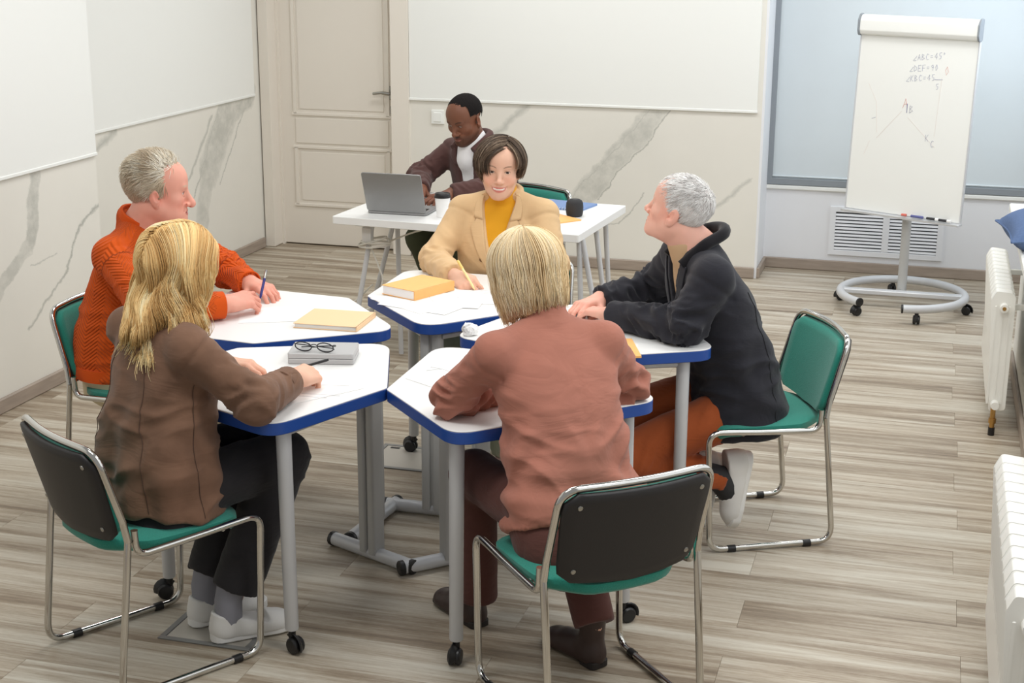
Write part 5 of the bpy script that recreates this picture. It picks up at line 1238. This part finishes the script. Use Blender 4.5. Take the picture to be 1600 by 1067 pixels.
    col = hair_tone(roots, 25, [(50, 41, 35), (80, 65, 53), (112, 94, 78), (170, 150, 128)])
    p.hair(V, F, ids, col, extra=scalp_cap(acc, .007, s2l((50, 40, 34))))
    return p

# ================= woman in the pinkish brown top, seen from behind
def woman_rose():
    rows = [(.455, .0, .03, .222, .15, .170), (.52, 0, .045, .208, .13, .158), (.62, -.005, .085, .182, .115, .125), (.74, -.01, .130, .172, .11, .112), (.86, -.005, .178, .180, .11, .105), (.945, 0, .212, .168, .09, .088), (1.00, 0, .240, .115, .07, .072), (1.03, 0, .258, .066, .056, .058)]
    arms = {'L': ((-.186, .205, .968), (-.240, .365, .795), (-.02, .45, .790), (.9, .35, -.05), (0, 0, 1), dict(curl='relax', vis=False, size=.92)),
            'R': ((.156, .202, .962), (.290, .285, .795), (.065, .325, .780), (-.98, .10, -.04), (.0, .15, 1), dict(curl='relax', thumb=.2, size=.92))}
    sp = dict(torso=rows, arms=arms, neck=(0, .262, 1.02), neck_r=.050, arm_r=(.044, .038, .028), legs={'L': ((-.095, .05, .52), (-.14, .44, .53), (-.10, .50, .10)), 'R': ((.095, .05, .52), (.12, .40, .50), (.105, .13, .13))}, toe={'L': (-.13, .7, .03), 'R': (.07, .25, .02)},
              head=((-.020, .352, 1.152), 8, -16, 0, .95), face=dict(wide=.97, nose=.93, jaw=.92, brow=.7), skin=(226, 178, 152), lips=(190, 110, 100), paint=dict(brow=s2l((150, 116, 84))))
    p = Person('woman with a smooth blonde bob in a pinkish brown top, seen from behind', (-0.826, 3.677), 131.7).body(sp)
    swag = lambda V: .010*np.sin((V[:, 2]-.55)*62+6*vnoise(V*5, 31)+V[:, 0]*9)*np.clip((.72-V[:, 2])/.12, 0, 1)*np.clip((.25-V[:, 1])/.05, 0, 1)+.011*np.sin((V[:, 2]+V[:, 0]*.9*np.sign(V[:, 0]+.02))*44+3*vnoise(V*7, 32))*np.clip(1-np.abs(V[:, 2]-.74)/.14, 0, 1)*np.clip(np.abs(V[:, 0])/.12-.25, 0, 1)
    p.top('top', M['cloth_rose'], rows, (.052, .049, .044), hem=(-.10, .1, .512), hem_n=(.12, -.28, -1), extra=[cone((0, .255, 1.01), (0, .272, 1.052), .066, .060, .012)], folds=(.011, .016), shoulder=.044, swag=swag, seed=33, step=.0056)
    p.legs('trousers', M['cloth_maroon'], [(.40, 0, .0, .185, .15, .135), (.46, 0, .015, .200, .14, .152), (.53, 0, .042, .192, .115, .146), (.59, 0, .07, .168, .095, .110), (.64, 0, .085, .14, .08, .09)], (.088, .068, .060), cut=.0, seed=34)
    p.shoe('L', M['boot_leather'], M['sole_dark'], 'boot', .93, heel=(-.095, .49, 0), toe=(-.14, .75, 0)); p.shoe('R', M['boot_leather'], M['sole_dark'], 'boot', .93, heel=(.112, .105, 0), toe=(.055, .35, 0))
    def acc(d):
        x, y, z = d.T; return ~(((y > .25) & (z < .55)) | (z < -.70))
    n = 8200; d = scalp_dirs(n, 41, acc); roots = on_scalp(d); g = np.random.default_rng(42); off = .0165-np.minimum(g.exponential(.0025, n), .006)+.0022*vnoise(roots*45, 44); crown = A3(-.005, -.030, .118); roots = SC+d*(SR+off[:, None]*.97)
    def dirf(P, i):
        q = (P-SC)/SR; nrm = q/SR; nrm /= np.linalg.norm(nrm, axis=1, keepdims=True); h = P-crown; h[:, 2] = 0; hl = np.linalg.norm(h, axis=1, keepdims=True)
        f = h/np.maximum(hl, .004)*np.clip((P[:, 2:3]-.0)/.10, 0, 1)+np.stack([-P[:, 0]*1.8*(P[:, 2] < -.04), -P[:, 1]*1.0*(P[:, 2] < -.06), np.full(len(P), -1.0)], 1)*np.clip(1.1-P[:, 2:3]/.115, .04, 1.3)
        f -= nrm*(f*nrm).sum(1, keepdims=True)*.9*(P[:, 2:3] > 0); return f
    lim = g.normal(0, .006, n); cut = lambda P: P[:, 2] < -.140-.02*P[:, 1]/.1+lim
    ph = g.uniform(0, 6.28, n); clump = np.round(np.arctan2(d[:, 0], -d[:, 1])*9)
    wv = lambda Pt: np.stack([.004*np.sin(Pt[..., 2]*38+clump[:, None]*1.7), .003*np.cos(Pt[..., 2]*33+clump[:, None]*2.3), np.zeros(Pt.shape[:2])], -1)*np.clip((.06-Pt[..., 2:3])/.12, 0, 1)
    V, F, ids, tt = strands(roots, 16, g.uniform(.0165, .0195, n), dirf, ell_push(off, [(A3(0, -.025, -.11), .060)]), .00115, cut=cut, wave=wv)
    col = hair_tone(roots, 43, [(208, 172, 124), (232, 204, 156), (246, 224, 184), (254, 240, 212)])
    cv, cf = hair_volume([ellip(SC, SR+.0135, .01), loft([(-.128, 0, -.040, .071, .05, .056), (-.06, 0, -.026, .084, .05, .074), (.0, 0, -.014, .0875, .05, .095), (.05, 0, -.012, .084, .05, .095)], .012), Prim(lambda P: .055-P[..., 1]-.35*np.maximum(P[..., 2]-.02, 0), (-.12, .0, -.2), (.12, .16, .10), .01, 's')]); cc = np.tile(np.array(s2l((232, 202, 154))), (len(cv), 1))*(1+.12*vnoise(np.c_[cv[:, :2]*120, cv[:, 2]*14], 47)[:, None])
    p.hair(V, F, ids, col, extra=(cv, cf, cc))
    return p

M['cloth_suede'] = cloth('cloth_suede', (120, 90, 72), 0.12, 90, (11, 0.16), 0.12)
M['cloth_black'] = cloth('cloth_black', (44, 42, 44), 0.17)
M['cloth_navy'] = cloth('cloth_navy', (42, 42, 48), 0.12); M['velvet'] = mat('velvet', (28, 27, 30), 0.95, spec=0.1, sheen=0.2)
M['cloth_rust'] = cloth('cloth_rust', (160, 80, 42), 0.17)
M['cloth_tan'] = mat('cloth_tan', (200, 168, 132), 0.85, spec=0.2); M['cloth_khaki'] = mat('cloth_khaki', (206, 192, 162), 0.85, spec=0.2, noise=(14, 0.04, (1, 1, 1)))
M['cloth_brown'] = cloth('cloth_brown', (84, 58, 54), 0.15); M['cloth_white'] = mat('cloth_white', (232, 230, 230), 0.85, spec=0.2)
M['buzz_hair'] = mat('buzz_hair', (27, 23, 22), 0.85, spec=0.15, bump=(420, 1.0, 0.003, (1, 1, 1))); M['cloth_dark_olive'] = mat('cloth_dark_olive', (70, 74, 56), 0.85, spec=0.2); M['sock_grey'] = mat('sock_grey', (142, 142, 150), 0.95, spec=0.1, bump=(300, 0.4, 0.001, (1, 1, 1)))
M['sneaker_white'] = mat('sneaker_white', (226, 224, 220), 0.7, bump=(300, 0.3, 0.001, (1, 1, 1))); M['sole_white'] = mat('sole_white', (236, 235, 232), 0.5)
def knit_mat():
    """orange herringbone knit: rib height from the arm/torso coordinates stored on the mesh"""
    m = mat('cloth_knit', (212, 88, 30), 0.9, spec=0.1, sheen=0.06); nt = m.node_tree; N = nt.nodes; L = nt.links; b = N['Principled BSDF']
    a = N.new('ShaderNodeAttribute'); a.attribute_name = 'uvw'; sp = N.new('ShaderNodeSeparateXYZ'); L.new(a.outputs['Vector'], sp.inputs[0])
    def mth(op, x, y=None):
        n = N.new('ShaderNodeMath'); n.operation = op
        for i, v in enumerate((x, y)):
            if v is None: continue
            if isinstance(v, (int, float)): n.inputs[i].default_value = v
            else: L.new(v, n.inputs[i])
        return n.outputs[0]
    w = .042; tri = mth('PINGPONG', sp.outputs[0], w); ph = mth('ADD', mth('MULTIPLY', tri, 1.1), sp.outputs[1])
    rib = mth('SINE', mth('MULTIPLY', ph, 2*PI/.0155)); seam = mth('SINE', mth('MULTIPLY', mth('SUBTRACT', mth('PINGPONG', sp.outputs[0], w/1.0), w/2), PI/w))
    h = mth('ADD', rib, mth('MULTIPLY', mth('ABSOLUTE', seam), -.9))
    bp = N.new('ShaderNodeBump'); bp.inputs['Strength'].default_value = 0.8; bp.inputs['Distance'].default_value = 0.0028; L.new(h, bp.inputs['Height']); L.new(bp.outputs[0], b.inputs['Normal'])
    return m
M['cloth_knit'] = knit_mat(); M['knit_rib'] = mat('knit_rib', (208, 84, 28), 0.9, spec=0.1, sheen=0.06, bump=(1, 0.0, 0.001, (1, 1, 1)))
def pen(name, tip, end, r, m, mtip, label):
    t, e = Vector(tip), Vector(end); d = (e-t).normalized(); L_ = (e-t).length; q = Vector((0, 0, 1)).rotation_difference(d); o = empty(name, t); o.rotation_mode = 'QUATERNION'; o.rotation_quaternion = q
    MB().lathe([(.0006, 0), (r*.45, .006), (r*.9, .016), (r, .020), (r, L_-.004), (r*.7, L_)], 12).build('barrel', m, o); MB().lathe([(r*1.03, L_*.72), (r*1.06, L_*.74), (r*1.06, L_-.006), (r*.8, L_+.001)], 12).build('cap', mtip, o)
    tag(o, label, 'pen'); return o

# ================= woman in the brown suede jacket, seen from behind at the left
def woman_suede():
    rows = [(.455, 0, .03, .215, .17, .165), (.55, 0, .03, .208, .165, .16), (.65, 0, .035, .195, .15, .15), (.78, 0, .055, .18, .135, .135), (.88, 0, .07, .182, .125, .12), (.955, 0, .075, .165, .10, .10), (1.005, 0, .08, .112, .08, .085), (1.035, 0, .085, .07, .062, .066)]
    arms = {'R': ((.168, .062, .955), (.285, .190, .800), (.172, .395, .800), (-.42, .90, -.08), (.36, .10, .93), dict(curl='pen', thumb=.7, thumb_in=.6, size=1.02)),
            'L': ((-.170, .055, .950), (-.245, .215, .800), (-.155, .345, .788), (.80, .60, -.02), (0, 0, 1), dict(curl='relax', thumb=.2, size=.95))}
    sp = dict(torso=rows, arms=arms, neck=(0, .085, 1.02), neck_r=.050, legs={'L': ((-.10, .03, .52), (-.055, .36, .545), (-.048, .19, .10)), 'R': ((.10, .03, .52), (.115, .38, .545), (.095, .185, .10))}, toe={'L': (-.03, .4, .03), 'R': (.15, .38, .03)},
              head=((.015, .135, 1.142), -4, -8, 0, .98), face=dict(wide=.98, nose=.95, jaw=.95, brow=.7), skin=(228, 180, 154), lips=(196, 116, 106), iris=(90, 110, 120), paint=dict(brow=s2l((168, 130, 96))))
    p = Person('woman with long wavy blonde hair in a brown suede jacket, writing at the left', (-2.105, 3.580), 58.0).body(sp)
    swag = lambda V: .006*np.sin((V[:, 0]*1.4+V[:, 1]*.6)*34+4*vnoise(V*6, 51))*np.clip((.95-V[:, 2])/.2, 0, 1)+.006*np.sin((V[:, 2]+V[:, 1]*.7)*38+4*vnoise(V*6, 52))*np.clip(1-np.abs(V[:, 2]-.62)/.14, 0, 1)
    p.top('jacket', M['cloth_suede'], rows, (.057, .055, .043), hem=(0, .0, .462), hem_n=(.0, -.22, -1), folds=(.010, .010), shoulder=.052, cutw=-.030, swag=swag, seed=53, extra=[cone((0, .075, 1.01), (0, .088, 1.05), .070, .066, .012)]); bv = p.bvh()
    E, W_ = np.array(arms['R'][1]), np.array(arms['R'][2]); d = unit(W_-E); p.band('cuff', M['cloth_suede'], W_-d*.056, d, .0440, .056, .004); E, W_ = np.array(arms['L'][1]), np.array(arms['L'][2]); d = unit(W_-E); p.band('cuff', M['cloth_suede'], W_-d*.056, d, .0440, .056, .004)
    sm_ = mat('suede_seam', (84, 62, 50), 0.95); seam(p, 'seam', sm_, [(.10, -.10, .96), (.13, -.10, .75), (.15, -.08, .47)], bv); seam(p, 'seam', sm_, [(-.10, -.10, .96), (-.12, -.12, .75), (-.14, -.10, .47)], bv); seam(p, 'seam', sm_, [(.20, .05, .85), (.21, .04, .66), (.22, .05, .47)], bv)
    p.legs('trousers', M['cloth_black'], [(.42, 0, .0, .19, .16, .14), (.45, 0, .02, .20, .16, .150), (.50, 0, .03, .180, .13, .13), (.58, 0, .04, .15, .10, .10)], (.088, .080, .072), cut=.065, folds=.008, seed=54)
    for sd, h, t in (('L', (-.052, .138, .005), (-.028, .40, .005)), ('R', (.080, .135, .005), (.150, .385, .005))):
        An = np.array(sp['legs'][sd][2]); MB().tube([An+A3(0, 0, -.04), An+A3(0, 0, .03), An+A3(0, .02, .10)], [.040, .042, .044], 16).build('sock', M['sock_grey'], p.o)
        p.shoe(sd, M['sneaker_white'], M['sole_white'], heel=h, toe=t, size=.97)
    def acc(d):
        x, y, z = d.T; return ~(((y > .52) & (z < .50)) | (z < -.72))
    n = 8000; d = scalp_dirs(n, 61, acc); roots = on_scalp(d); g = np.random.default_rng(62); off = .027-np.minimum(g.exponential(.0035, n), .010)+.005*vnoise(roots*38, 64); roots = SC+d*(SR+off[:, None]*.97)
    lock = np.array([s_ for s_ in range(n)]); lk = roots*13
    def dirf(P, i):
        q = (P-SC)/SR; nrm = q/SR; nrm /= np.linalg.norm(nrm, axis=1, keepdims=True); s_ = np.sign(roots[:, 0]-.012)[:, None]
        f = np.concatenate([s_*np.clip((P[:, 2:3]-.02)/.07, 0, 1), -.22*np.clip((P[:, 2:3]-.02)/.07, 0, 1), -np.clip(1.15-P[:, 2:3]/.12, .05, 1.2)], 1)
        low = np.clip((-.05-P[:, 2:3])/.1, 0, 1); f += low*np.stack([.45*vnoise(lk+i*.55, 65), .35*vnoise(lk+i*.55, 66)-.18, np.zeros(n)], 1)+low*np.stack([P[:, 0]*1.0, P[:, 1]*.0-.12, np.zeros(n)], 1)
        f -= nrm*(f*nrm).sum(1, keepdims=True)*.9*(P[:, 2:3] > 0); return f
    lim = g.normal(0, .022, n)+.03*vnoise(roots*25, 67); cut = lambda P: P[:, 2] < -.198+lim-.03*np.abs(P[:, 0])/.1
    ph = 3.2*vnoise(roots*15, 68)+.35*vnoise(roots*60, 70)
    wv = lambda Pt: np.stack([np.sin(Pt[..., 2]*34+ph[:, None]), np.cos(Pt[..., 2]*31+ph[:, None]*1.3), .25*np.sin(Pt[..., 2]*24+ph[:, None])], -1)*.020*np.clip((.045-Pt[..., 2:3])/.13, 0, 1)
    V, F, ids, tt = strands(roots, 21, g.uniform(.0165, .0195, n), dirf, ell_push(off, [(A3(0, -.025, -.11), .066), (A3(.0, -.05, -.20), .085)]), .0012, cut=cut, wave=wv)
    col = hair_tone(roots, 63, [(200, 156, 96), (238, 200, 138), (252, 226, 170), (255, 242, 206)], 40, .10)
    av, af = hair_volume([ellip(SC, SR+.0225, .01), loft([(-.165, 0, -.060, .072, .05, .050), (-.10, 0, -.045, .084, .06, .066), (-.03, 0, -.020, .090, .07, .088), (.04, 0, -.012, .090, .06, .098)], .015), Prim(lambda P: .034-P[..., 1]-.30*np.maximum(P[..., 2]-.02, 0), (-.12, .0, -.2), (.12, .16, .118), .01, 's')]); ac = np.tile(np.array(s2l((236, 196, 132))), (len(av), 1))*(1+.22*vnoise(np.c_[av[:, :2]*110, av[:, 2]*16], 69)[:, None])
    p.hair(V, F, ids, col, extra=(av, af, ac))
    return p

# ================= man in the dark blazer on the right
def short_hair(p, acc, n, seed, stops, length, steps, flow, lift, rad, cap, capcol, freq=60, off=(.002, .012), wavef=None, capgrow=.004):
    d = scalp_dirs(n, seed, acc); roots = on_scalp(d); g = np.random.default_rng(seed+1); of = g.uniform(off[0], off[1], n); nz = g.normal(0, .16, (n, 3))
    def dirf(P, i):
        q = (P-SC)/SR; nrm = q/SR; nrm /= np.linalg.norm(nrm, axis=1, keepdims=True); f = flow(P, d)+nz; f -= nrm*(f*nrm).sum(1, keepdims=True); f /= np.linalg.norm(f, axis=1, keepdims=True)+1e-6; return f+nrm*lift(P)[:, None]*(1.0 if i < 2 else .3)
    V, F, ids, tt = strands(roots, steps, g.uniform(.7, 1.15, n)*length/steps, dirf, ell_push(np.minimum(of, .003+0*of)), rad, cut=None, taper=.3)
    p.hair(V, F, ids, hair_tone(roots, seed+2, stops, freq), extra=scalp_cap(acc, capgrow, s2l(capcol)) if cap else None)
def man_blazer():
    rows = [(.395, 0, .05, .225, .19, .155), (.52, 0, .07, .215, .16, .150), (.65, 0, .105, .20, .145, .145), (.78, 0, .15, .195, .135, .140), (.88, 0, .185, .20, .125, .128), (.955, 0, .215, .176, .10, .108), (1.005, 0, .228, .12, .085, .095), (1.05, 0, .238, .075, .066, .072)]
    arms = {'L': ((-.182, .232, .955), (-.195, .330, .805), (.045, .515, .790), (.88, .46, -.06), (.0, -.1, 1), dict(curl='relax', thumb=.3)),
            'R': ((.185, .232, .955), (.352, .280, .803), (.262, .500, .790), (-.55, .83, -.02), (.1, 0, 1), dict(curl='relax', thumb=.4))}
    sp = dict(torso=rows, arms=arms, neck=(0, .232, 1.020), neck_r=.068, arm_r=(.054, .045, .033), inset=.022, leg_r=(.08, .056, .040), legs={'L': ((-.10, .09, .47), (-.12, .51, .325), (-.10, .145, .215)), 'R': ((.10, .09, .48), (.09, .50, .40), (.02, .20, .225))}, toe={'L': (-.10, .08, .03), 'R': (.0, .10, .03)},
              head=((.005, .302, 1.160), -36, 18, 0, 1.02), face=dict(wide=1.02, nose=1.08, jaw=1.0, age=1.0), skin=(230, 176, 156), lips=(200, 132, 120), iris=(100, 120, 130), paint=dict(brow=s2l((190, 176, 160)), blush=(.06, -.06, -.07)))
    p = Person('grey-haired man in a dark blazer and rust trousers, forearms on the table', (-0.543, 5.068), 207.0).body(sp)
    def vneck(P):
        zz = P[..., 2]; w = np.interp(zz, [.74, .80, 1.08], [-.02, .0, .085]); return np.maximum(np.abs(P[..., 0])-w, -(P[..., 1]-.215))
    swag = lambda V: .006*np.sin((V[:, 2]*1.0-V[:, 1]*1.2)*26+4*vnoise(V*5, 71))*np.clip((.92-V[:, 2])/.2, 0, 1)
    p.top('blazer', M['cloth_navy'], rows, (.066, .061, .048), hem=(0, 0, .40), hem_n=(.0, -.12, -1), extra=[Prim(vneck, (-.11, .19, .72), (.11, .42, 1.1), .004, 's')], folds=(.009, .016), shoulder=.058, pad=.008, swag=swag, seed=72); bv = p.bvh()
    p.top('sweater', M['cloth_tan'], shrink(rows, .012), (.050, .040, .034), hem=(0, 0, .60), extra=[cone((0, .25, 1.0), (0, .270, 1.048), .070, .066, .01)], folds=(.002, .003), shoulder=.045, seed=73, cutw=-.03, step=.008)
    nv = mat('navy_seam', (24, 24, 28), 0.9); seam(p, 'seam', nv, [(0, -.02, .98), (0, -.08, .75), (0, -.12, .42)], bv, .0013); seam(p, 'seam', nv, [(-.16, .06, .92), (-.17, .02, .70), (-.19, .0, .42)], bv, .0013)
    b = MB(); b.tube(fillet([(-.085, .31, .985), (-.092, .235, 1.055), (-.060, .155, 1.085), (0, .135, 1.092), (.060, .155, 1.085), (.092, .235, 1.055), (.085, .31, .985)], .06), .021, 10, flat=1.0); b.build('collar', M['velvet'], p.o)
    for sd in (-1, 1): p.patch('lapel', M['cloth_navy'], [(sd*.006, .78), (sd*.045, .88), (sd*.085, .985)], [(sd*.012, .78), (sd*.098, .90), (sd*.112, .985)], bv, off=.006, th=.004)
    p.legs('trousers', M['cloth_rust'], [(.40, 0, .06, .18, .16, .125), (.50, 0, .08, .175, .13, .115), (.60, 0, .09, .155, .10, .10)], (.092, .076, .062), cut=.0, folds=.012, seed=74)
    for sd, h, t in (('L', (-.095, .030, .300), (-.105, .080, .035)), ('R', (.000, .100, .262), (-.005, .165, .010))):
        An = np.array(sp['legs'][sd][2]); K = np.array(sp['legs'][sd][1]); dd = unit(An-K); MB().tube([An-dd*.14, An-dd*.05, An, An+dd*.05+A3(0, 0, -.045)], [.047, .048, .049, .050], 16).build('sock', M['black_fabric'], p.o)
        p.shoe(sd, M['sneaker_white'], M['sole_white'], heel=h, toe=t, up=(0, 1, .1), size=1.05)
    def acc(d):
        x, y, z = d.T; face = (y > .74) & (z < .66); temple = ((y > .60) & (z < .30)) | ((y > .46) & (z < -.02)); low = z < -.80+.2*(y > -.3); ear = (np.abs(x) > .72) & (y > -.30) & (y < .35) & (z < -.22); return ~(face | temple | low | ear)
    sw = A3(.2, -.80, .55)
    def flow(P, d):
        v = d-sw/np.linalg.norm(sw); return np.stack([v[:, 0]*.6, v[:, 1]*1.2, v[:, 2]-.55], 1)
    short_hair(p, acc, 5600, 81, [(190, 185, 182), (220, 217, 214), (238, 236, 233), (248, 247, 245)], .042, 5, flow, lambda P: .20+.55*np.clip((P[:, 2]-.03)/.06, 0, 1), .00105, True, (206, 198, 194), 70)
    return p

# ================= man in the orange sweater
def man_orange():
    rows = [(.465, 0, -.115, .205, .17, .155), (.55, 0, -.11, .205, .165, .155), (.70, 0, -.08, .205, .16, .15), (.84, 0, -.04, .205, .145, .135), (.94, 0, -.015, .185, .11, .105), (1.00, 0, .0, .125, .09, .09), (1.035, 0, .005, .078, .07, .072)]
    arms = {'R': ((.195, .0, .955), (.312, .225, .806), (.120, .395, .797), (-.90, .42, .04), (.20, .28, .92), dict(curl='loose', thumb=.6, thumb_in=.5, size=1.10)),
            'L': ((-.195, .015, .96), (-.335, .130, .808), (-.240, .290, .788), (.42, .90, -.02), (0, 0, 1), dict(curl='relax', thumb=.2, spread=.8, size=1.05))}
    sp = dict(torso=rows, arms=arms, neck=(0, .0, 1.01), neck_r=.076, arm_r=(.054, .045, .034), inset=.022, leg_r=(.08, .056, .040), legs={'L': ((-.10, -.08, .50), (-.12, .36, .52), (-.12, .30, .09)), 'R': ((.10, -.08, .50), (.12, .36, .52), (.12, .28, .09))}, toe={'L': (-.12, .45, .03), 'R': (.13, .45, .03)},
              head=((-.005, .078, 1.160), 30, -2, 0, 1.08), face=dict(wide=1.03, nose=1.40, jaw=1.05, heavy=1.0, brow=1.1, age=1.0, eye_open=.75), skin=(222, 158, 138), lips=(188, 112, 102), iris=(110, 130, 140), paint=dict(brow=s2l((196, 172, 148)), blush=(.04, -.09, -.09), eye_open=.75))
    p = Person('man with tousled grey-blond hair in an orange herringbone sweater, holding a blue pen', (-2.740, 4.730), -5.0).body(sp)
    p.top('sweater', M['cloth_knit'], rows, (.064, .058, .044), hem=(0, 0, .475), hem_n=(0, -.1, -1), trap=.016, extra=[cone((0, -.010, 1.00), (0, -.014, 1.055), .092, .080, .012), half((0, .02, 1.055), (0, .38, .925), (-.2, -.2, .9), (.2, .3, 1.2), .006)], folds=(.008, .012), shoulder=.056, seed=91, uv=True)
    for sd in ('L', 'R'):
        E, W_ = np.array(arms[sd][1]), np.array(arms[sd][2]); d = unit(W_-E); p.band('cuff', M['knit_rib'], W_-d*.022, d, .0445, .055, .004)
    p.band('neckband', M['knit_rib'], (0, .004, 1.058), (0, .38, .925), .078, .030, .010)
    p.band('hem_rib', M['knit_rib'], (0, -.118, .500), (0, .04, 1), .160, .05, .010, flat=((1, 0, 0), 1.265), n=48)
    p.legs('trousers', M['cloth_khaki'], [(.40, 0, -.10, .185, .16, .15), (.50, 0, -.10, .19, .15, .145), (.60, 0, -.09, .17, .13, .13)], (.090, .072, .060), folds=.008, seed=92)
    for sd in (-1, 1): p.shoe('LR'[sd > 0], mat('shoe_brown', (110, 84, 66), 0.5), M['sole_dark'], heel=(sd*.12, .22, 0), toe=(sd*.13, .50, 0), size=1.05)
    def acc(d):
        x, y, z = d.T; face = (y > .40) & (z < .64-.1*np.abs(x)) & (np.abs(x) < 1.9*y); temple = (y > .36) & (z < .06) ; low = z < -.66; ear = (np.abs(x) > .70) & (y > -.34) & (y < .18) & (z < -.18); return ~(face | temple | low | ear)
    def flow(P, d): return np.stack([-.35+.3*vnoise(P*40, 95), -.55+.5*vnoise(P*40, 96), -.75*(1-np.clip(P[:, 2]/.1, 0, 1))+.1], 1)
    short_hair(p, acc, 8000, 93, [(172, 150, 124), (202, 184, 158), (224, 212, 190), (242, 238, 226)], .078, 7, flow, lambda P: .34+.75*np.clip((P[:, 2]-.05)/.05, 0, 1), .0010, True, (192, 172, 146), 45, capgrow=.004)
    return p

# ================= man at the laptop
def man_laptop():
    rows = [(.42, 0, -.02, .20, .16, .15), (.60, 0, .0, .19, .14, .14), (.75, 0, .03, .187, .135, .13), (.87, 0, .065, .198, .125, .12), (.945, 0, .095, .18, .10, .10), (.995, 0, .115, .12, .085, .085), (1.025, 0, .125, .075, .07, .07)]
    arms = {'R': ((.195, .095, .945), (.275, .255, .82), (.055, .44, .795), (-.62, .76, -.10), (.1, 0, 1), dict(curl='type', thumb=.4)),
            'L': ((-.195, .095, .96), (-.25, .17, .82), (-.135, .40, .795), (.15, .98, -.1), (0, 0, 1), dict(curl='type', thumb=.4))}
    sp = dict(torso=rows, arms=arms, neck=(0, .125, 1.01), neck_r=.060, arm_r=(.054, .045, .033), inset=.022, legs={'L': ((-.10, -.02, .50), (-.13, .38, .52), (-.13, .20, .09)), 'R': ((.10, -.02, .50), (.14, .38, .52), (.14, .18, .09))}, toe={'L': (-.13, .5, .03), 'R': (.15, .5, .03)},
              head=((.0, .190, 1.138), 8, -22, 0, 1.03), face=dict(wide=1.0, nose=1.12, jaw=1.0, lip=1.35, eye_open=.35), skin=(118, 76, 56), lips=(134, 84, 72), iris=(40, 26, 20), gaze=(0, -24), paint=dict(eye_open=.35, brow=s2l((30, 22, 18)), stubble=s2l((50, 32, 24)), blush=(.25, .12, .05), brow_w=1.2))
    p = Person('man in a dark brown overshirt and white T-shirt, looking down at the laptop', (-2.215, 7.400), 240.0).body(sp)
    def vneck(P):
        zz = P[..., 2]; w = np.interp(zz, [.5, .60, .9, 1.06], [.02, .04, .050, .075]); return np.maximum(np.abs(P[..., 0]+.01)-w, -(P[..., 1]-.09))
    p.top('overshirt', M['cloth_brown'], rows, (.064, .058, .046), hem=(0, 0, .43), extra=[Prim(vneck, (-.10, .09, .5), (.09, .3, 1.08), .004, 's')], folds=(.007, .011), shoulder=.056, seed=101); bv = p.bvh()
    p.top('t_shirt', M['cloth_white'], shrink(rows, .012), (.05, .046, .036), hem=(0, 0, .45), extra=[cone((0, .120, 1.0), (0, .128, 1.03), .070, .066, .01), cone((0, .140, .93), (0, .132, 1.01), .078, .070, .02)], folds=(.003, .003), shoulder=.045, seed=102, cutw=-.03, step=.008)
    b = MB(); b.tube(fillet([(-.075, .20, .985), (-.088, .13, 1.035), (-.055, .055, 1.058), (0, .04, 1.062), (.055, .055, 1.058), (.088, .13, 1.035), (.075, .20, .985)], .05), .018, 10); b.build('collar', M['cloth_brown'], p.o)
    for sd in (-1, 1): p.patch('collar_flap', M['cloth_brown'], [(sd*.058-.01, .90), (sd*.062-.01, .95), (sd*.076-.01, 1.02)], [(sd*.075-.01, .895), (sd*.118-.01, .935), (sd*.105-.01, 1.01)], bv, off=.008, th=.004)
    p.legs('trousers', M['cloth_dark_olive'], [(.40, 0, -.02, .18, .15, .14), (.50, 0, -.02, .185, .145, .135), (.60, 0, .0, .165, .12, .12)], (.088, .070, .058), seed=103)
    for sd in (-1, 1): p.shoe('LR'[sd > 0], M['boot_leather'], M['sole_dark'], heel=(sd*.135, .135, 0), toe=(sd*.15, .41, 0), size=1.04)
    def acc(d):
        x, y, z = d.T; face = (y > .40) & (z < .62) & (np.abs(x) < 1.9*y); temple = (y > .12) & (z < .0); low = z < -.50; ear = (np.abs(x) > .70) & (y > -.36) & (y < .20) & (z < -.10); return ~(face | temple | low | ear)
    cv, cf, cc = scalp_cap(acc, .0065, s2l((24, 20, 19)), 110)
    cv = SC+(cv-SC)*(1+.012*vnoise(cv*260, 105)[:, None]); np_mesh('hair', cv@p.HR.T*p.hs+p.hc, cf, M['buzz_hair'], p.o)
    return p

# ---- things held or lying near the hands
def loc2w(p, q): return p.o.matrix_basis @ Vector(q)
W = woman_beige(); CR = woman_rose(); AS = woman_suede(); RB = man_blazer(); OR = man_orange(); LP = man_laptop()
pen('pen', loc2w(W, (-.030, .395, .748)), loc2w(W, (.058, .335, .845)), .0052, mat('pen_yellow', (244, 222, 160), 0.4), mat('pen_yellow_cap', (240, 206, 120), 0.4), 'yellow pen in the hand of the woman in the beige blazer')
pen('pen', loc2w(OR, (-.035, .455, .785)), loc2w(OR, (-.098, .45, .882)), .0048, mat('pen_navy', (36, 40, 120), 0.35), M['steel'], 'dark blue pen held upright by the man in the orange sweater')
pen('pen', loc2w(AS, (.000, .460, .765)), loc2w(AS, (.071, .590, .800)), .0042, M['black_plastic'], M['black_plastic'], 'black pen in the hand of the woman in the suede jacket')
w_ = tag(empty('wristwatch', (-1.165, 4.985, ZT+.0006), 0.5), 'wristwatch with black strap and white face lying on the table beside clasped hands', 'watch')
MB().lathe([(.017, .012), (.019, .014), (.019, .020), (.016, .022), (.001, .022)], 24).build('dial', M['paper'], w_)
MB().tube([(.0, .030*math.cos(a), .016+.016*math.sin(a)) for a in [i*2*PI/28 for i in range(28)]], .0035, 6, True, flat=2.6).build('strap', M['black_plastic'], w_)
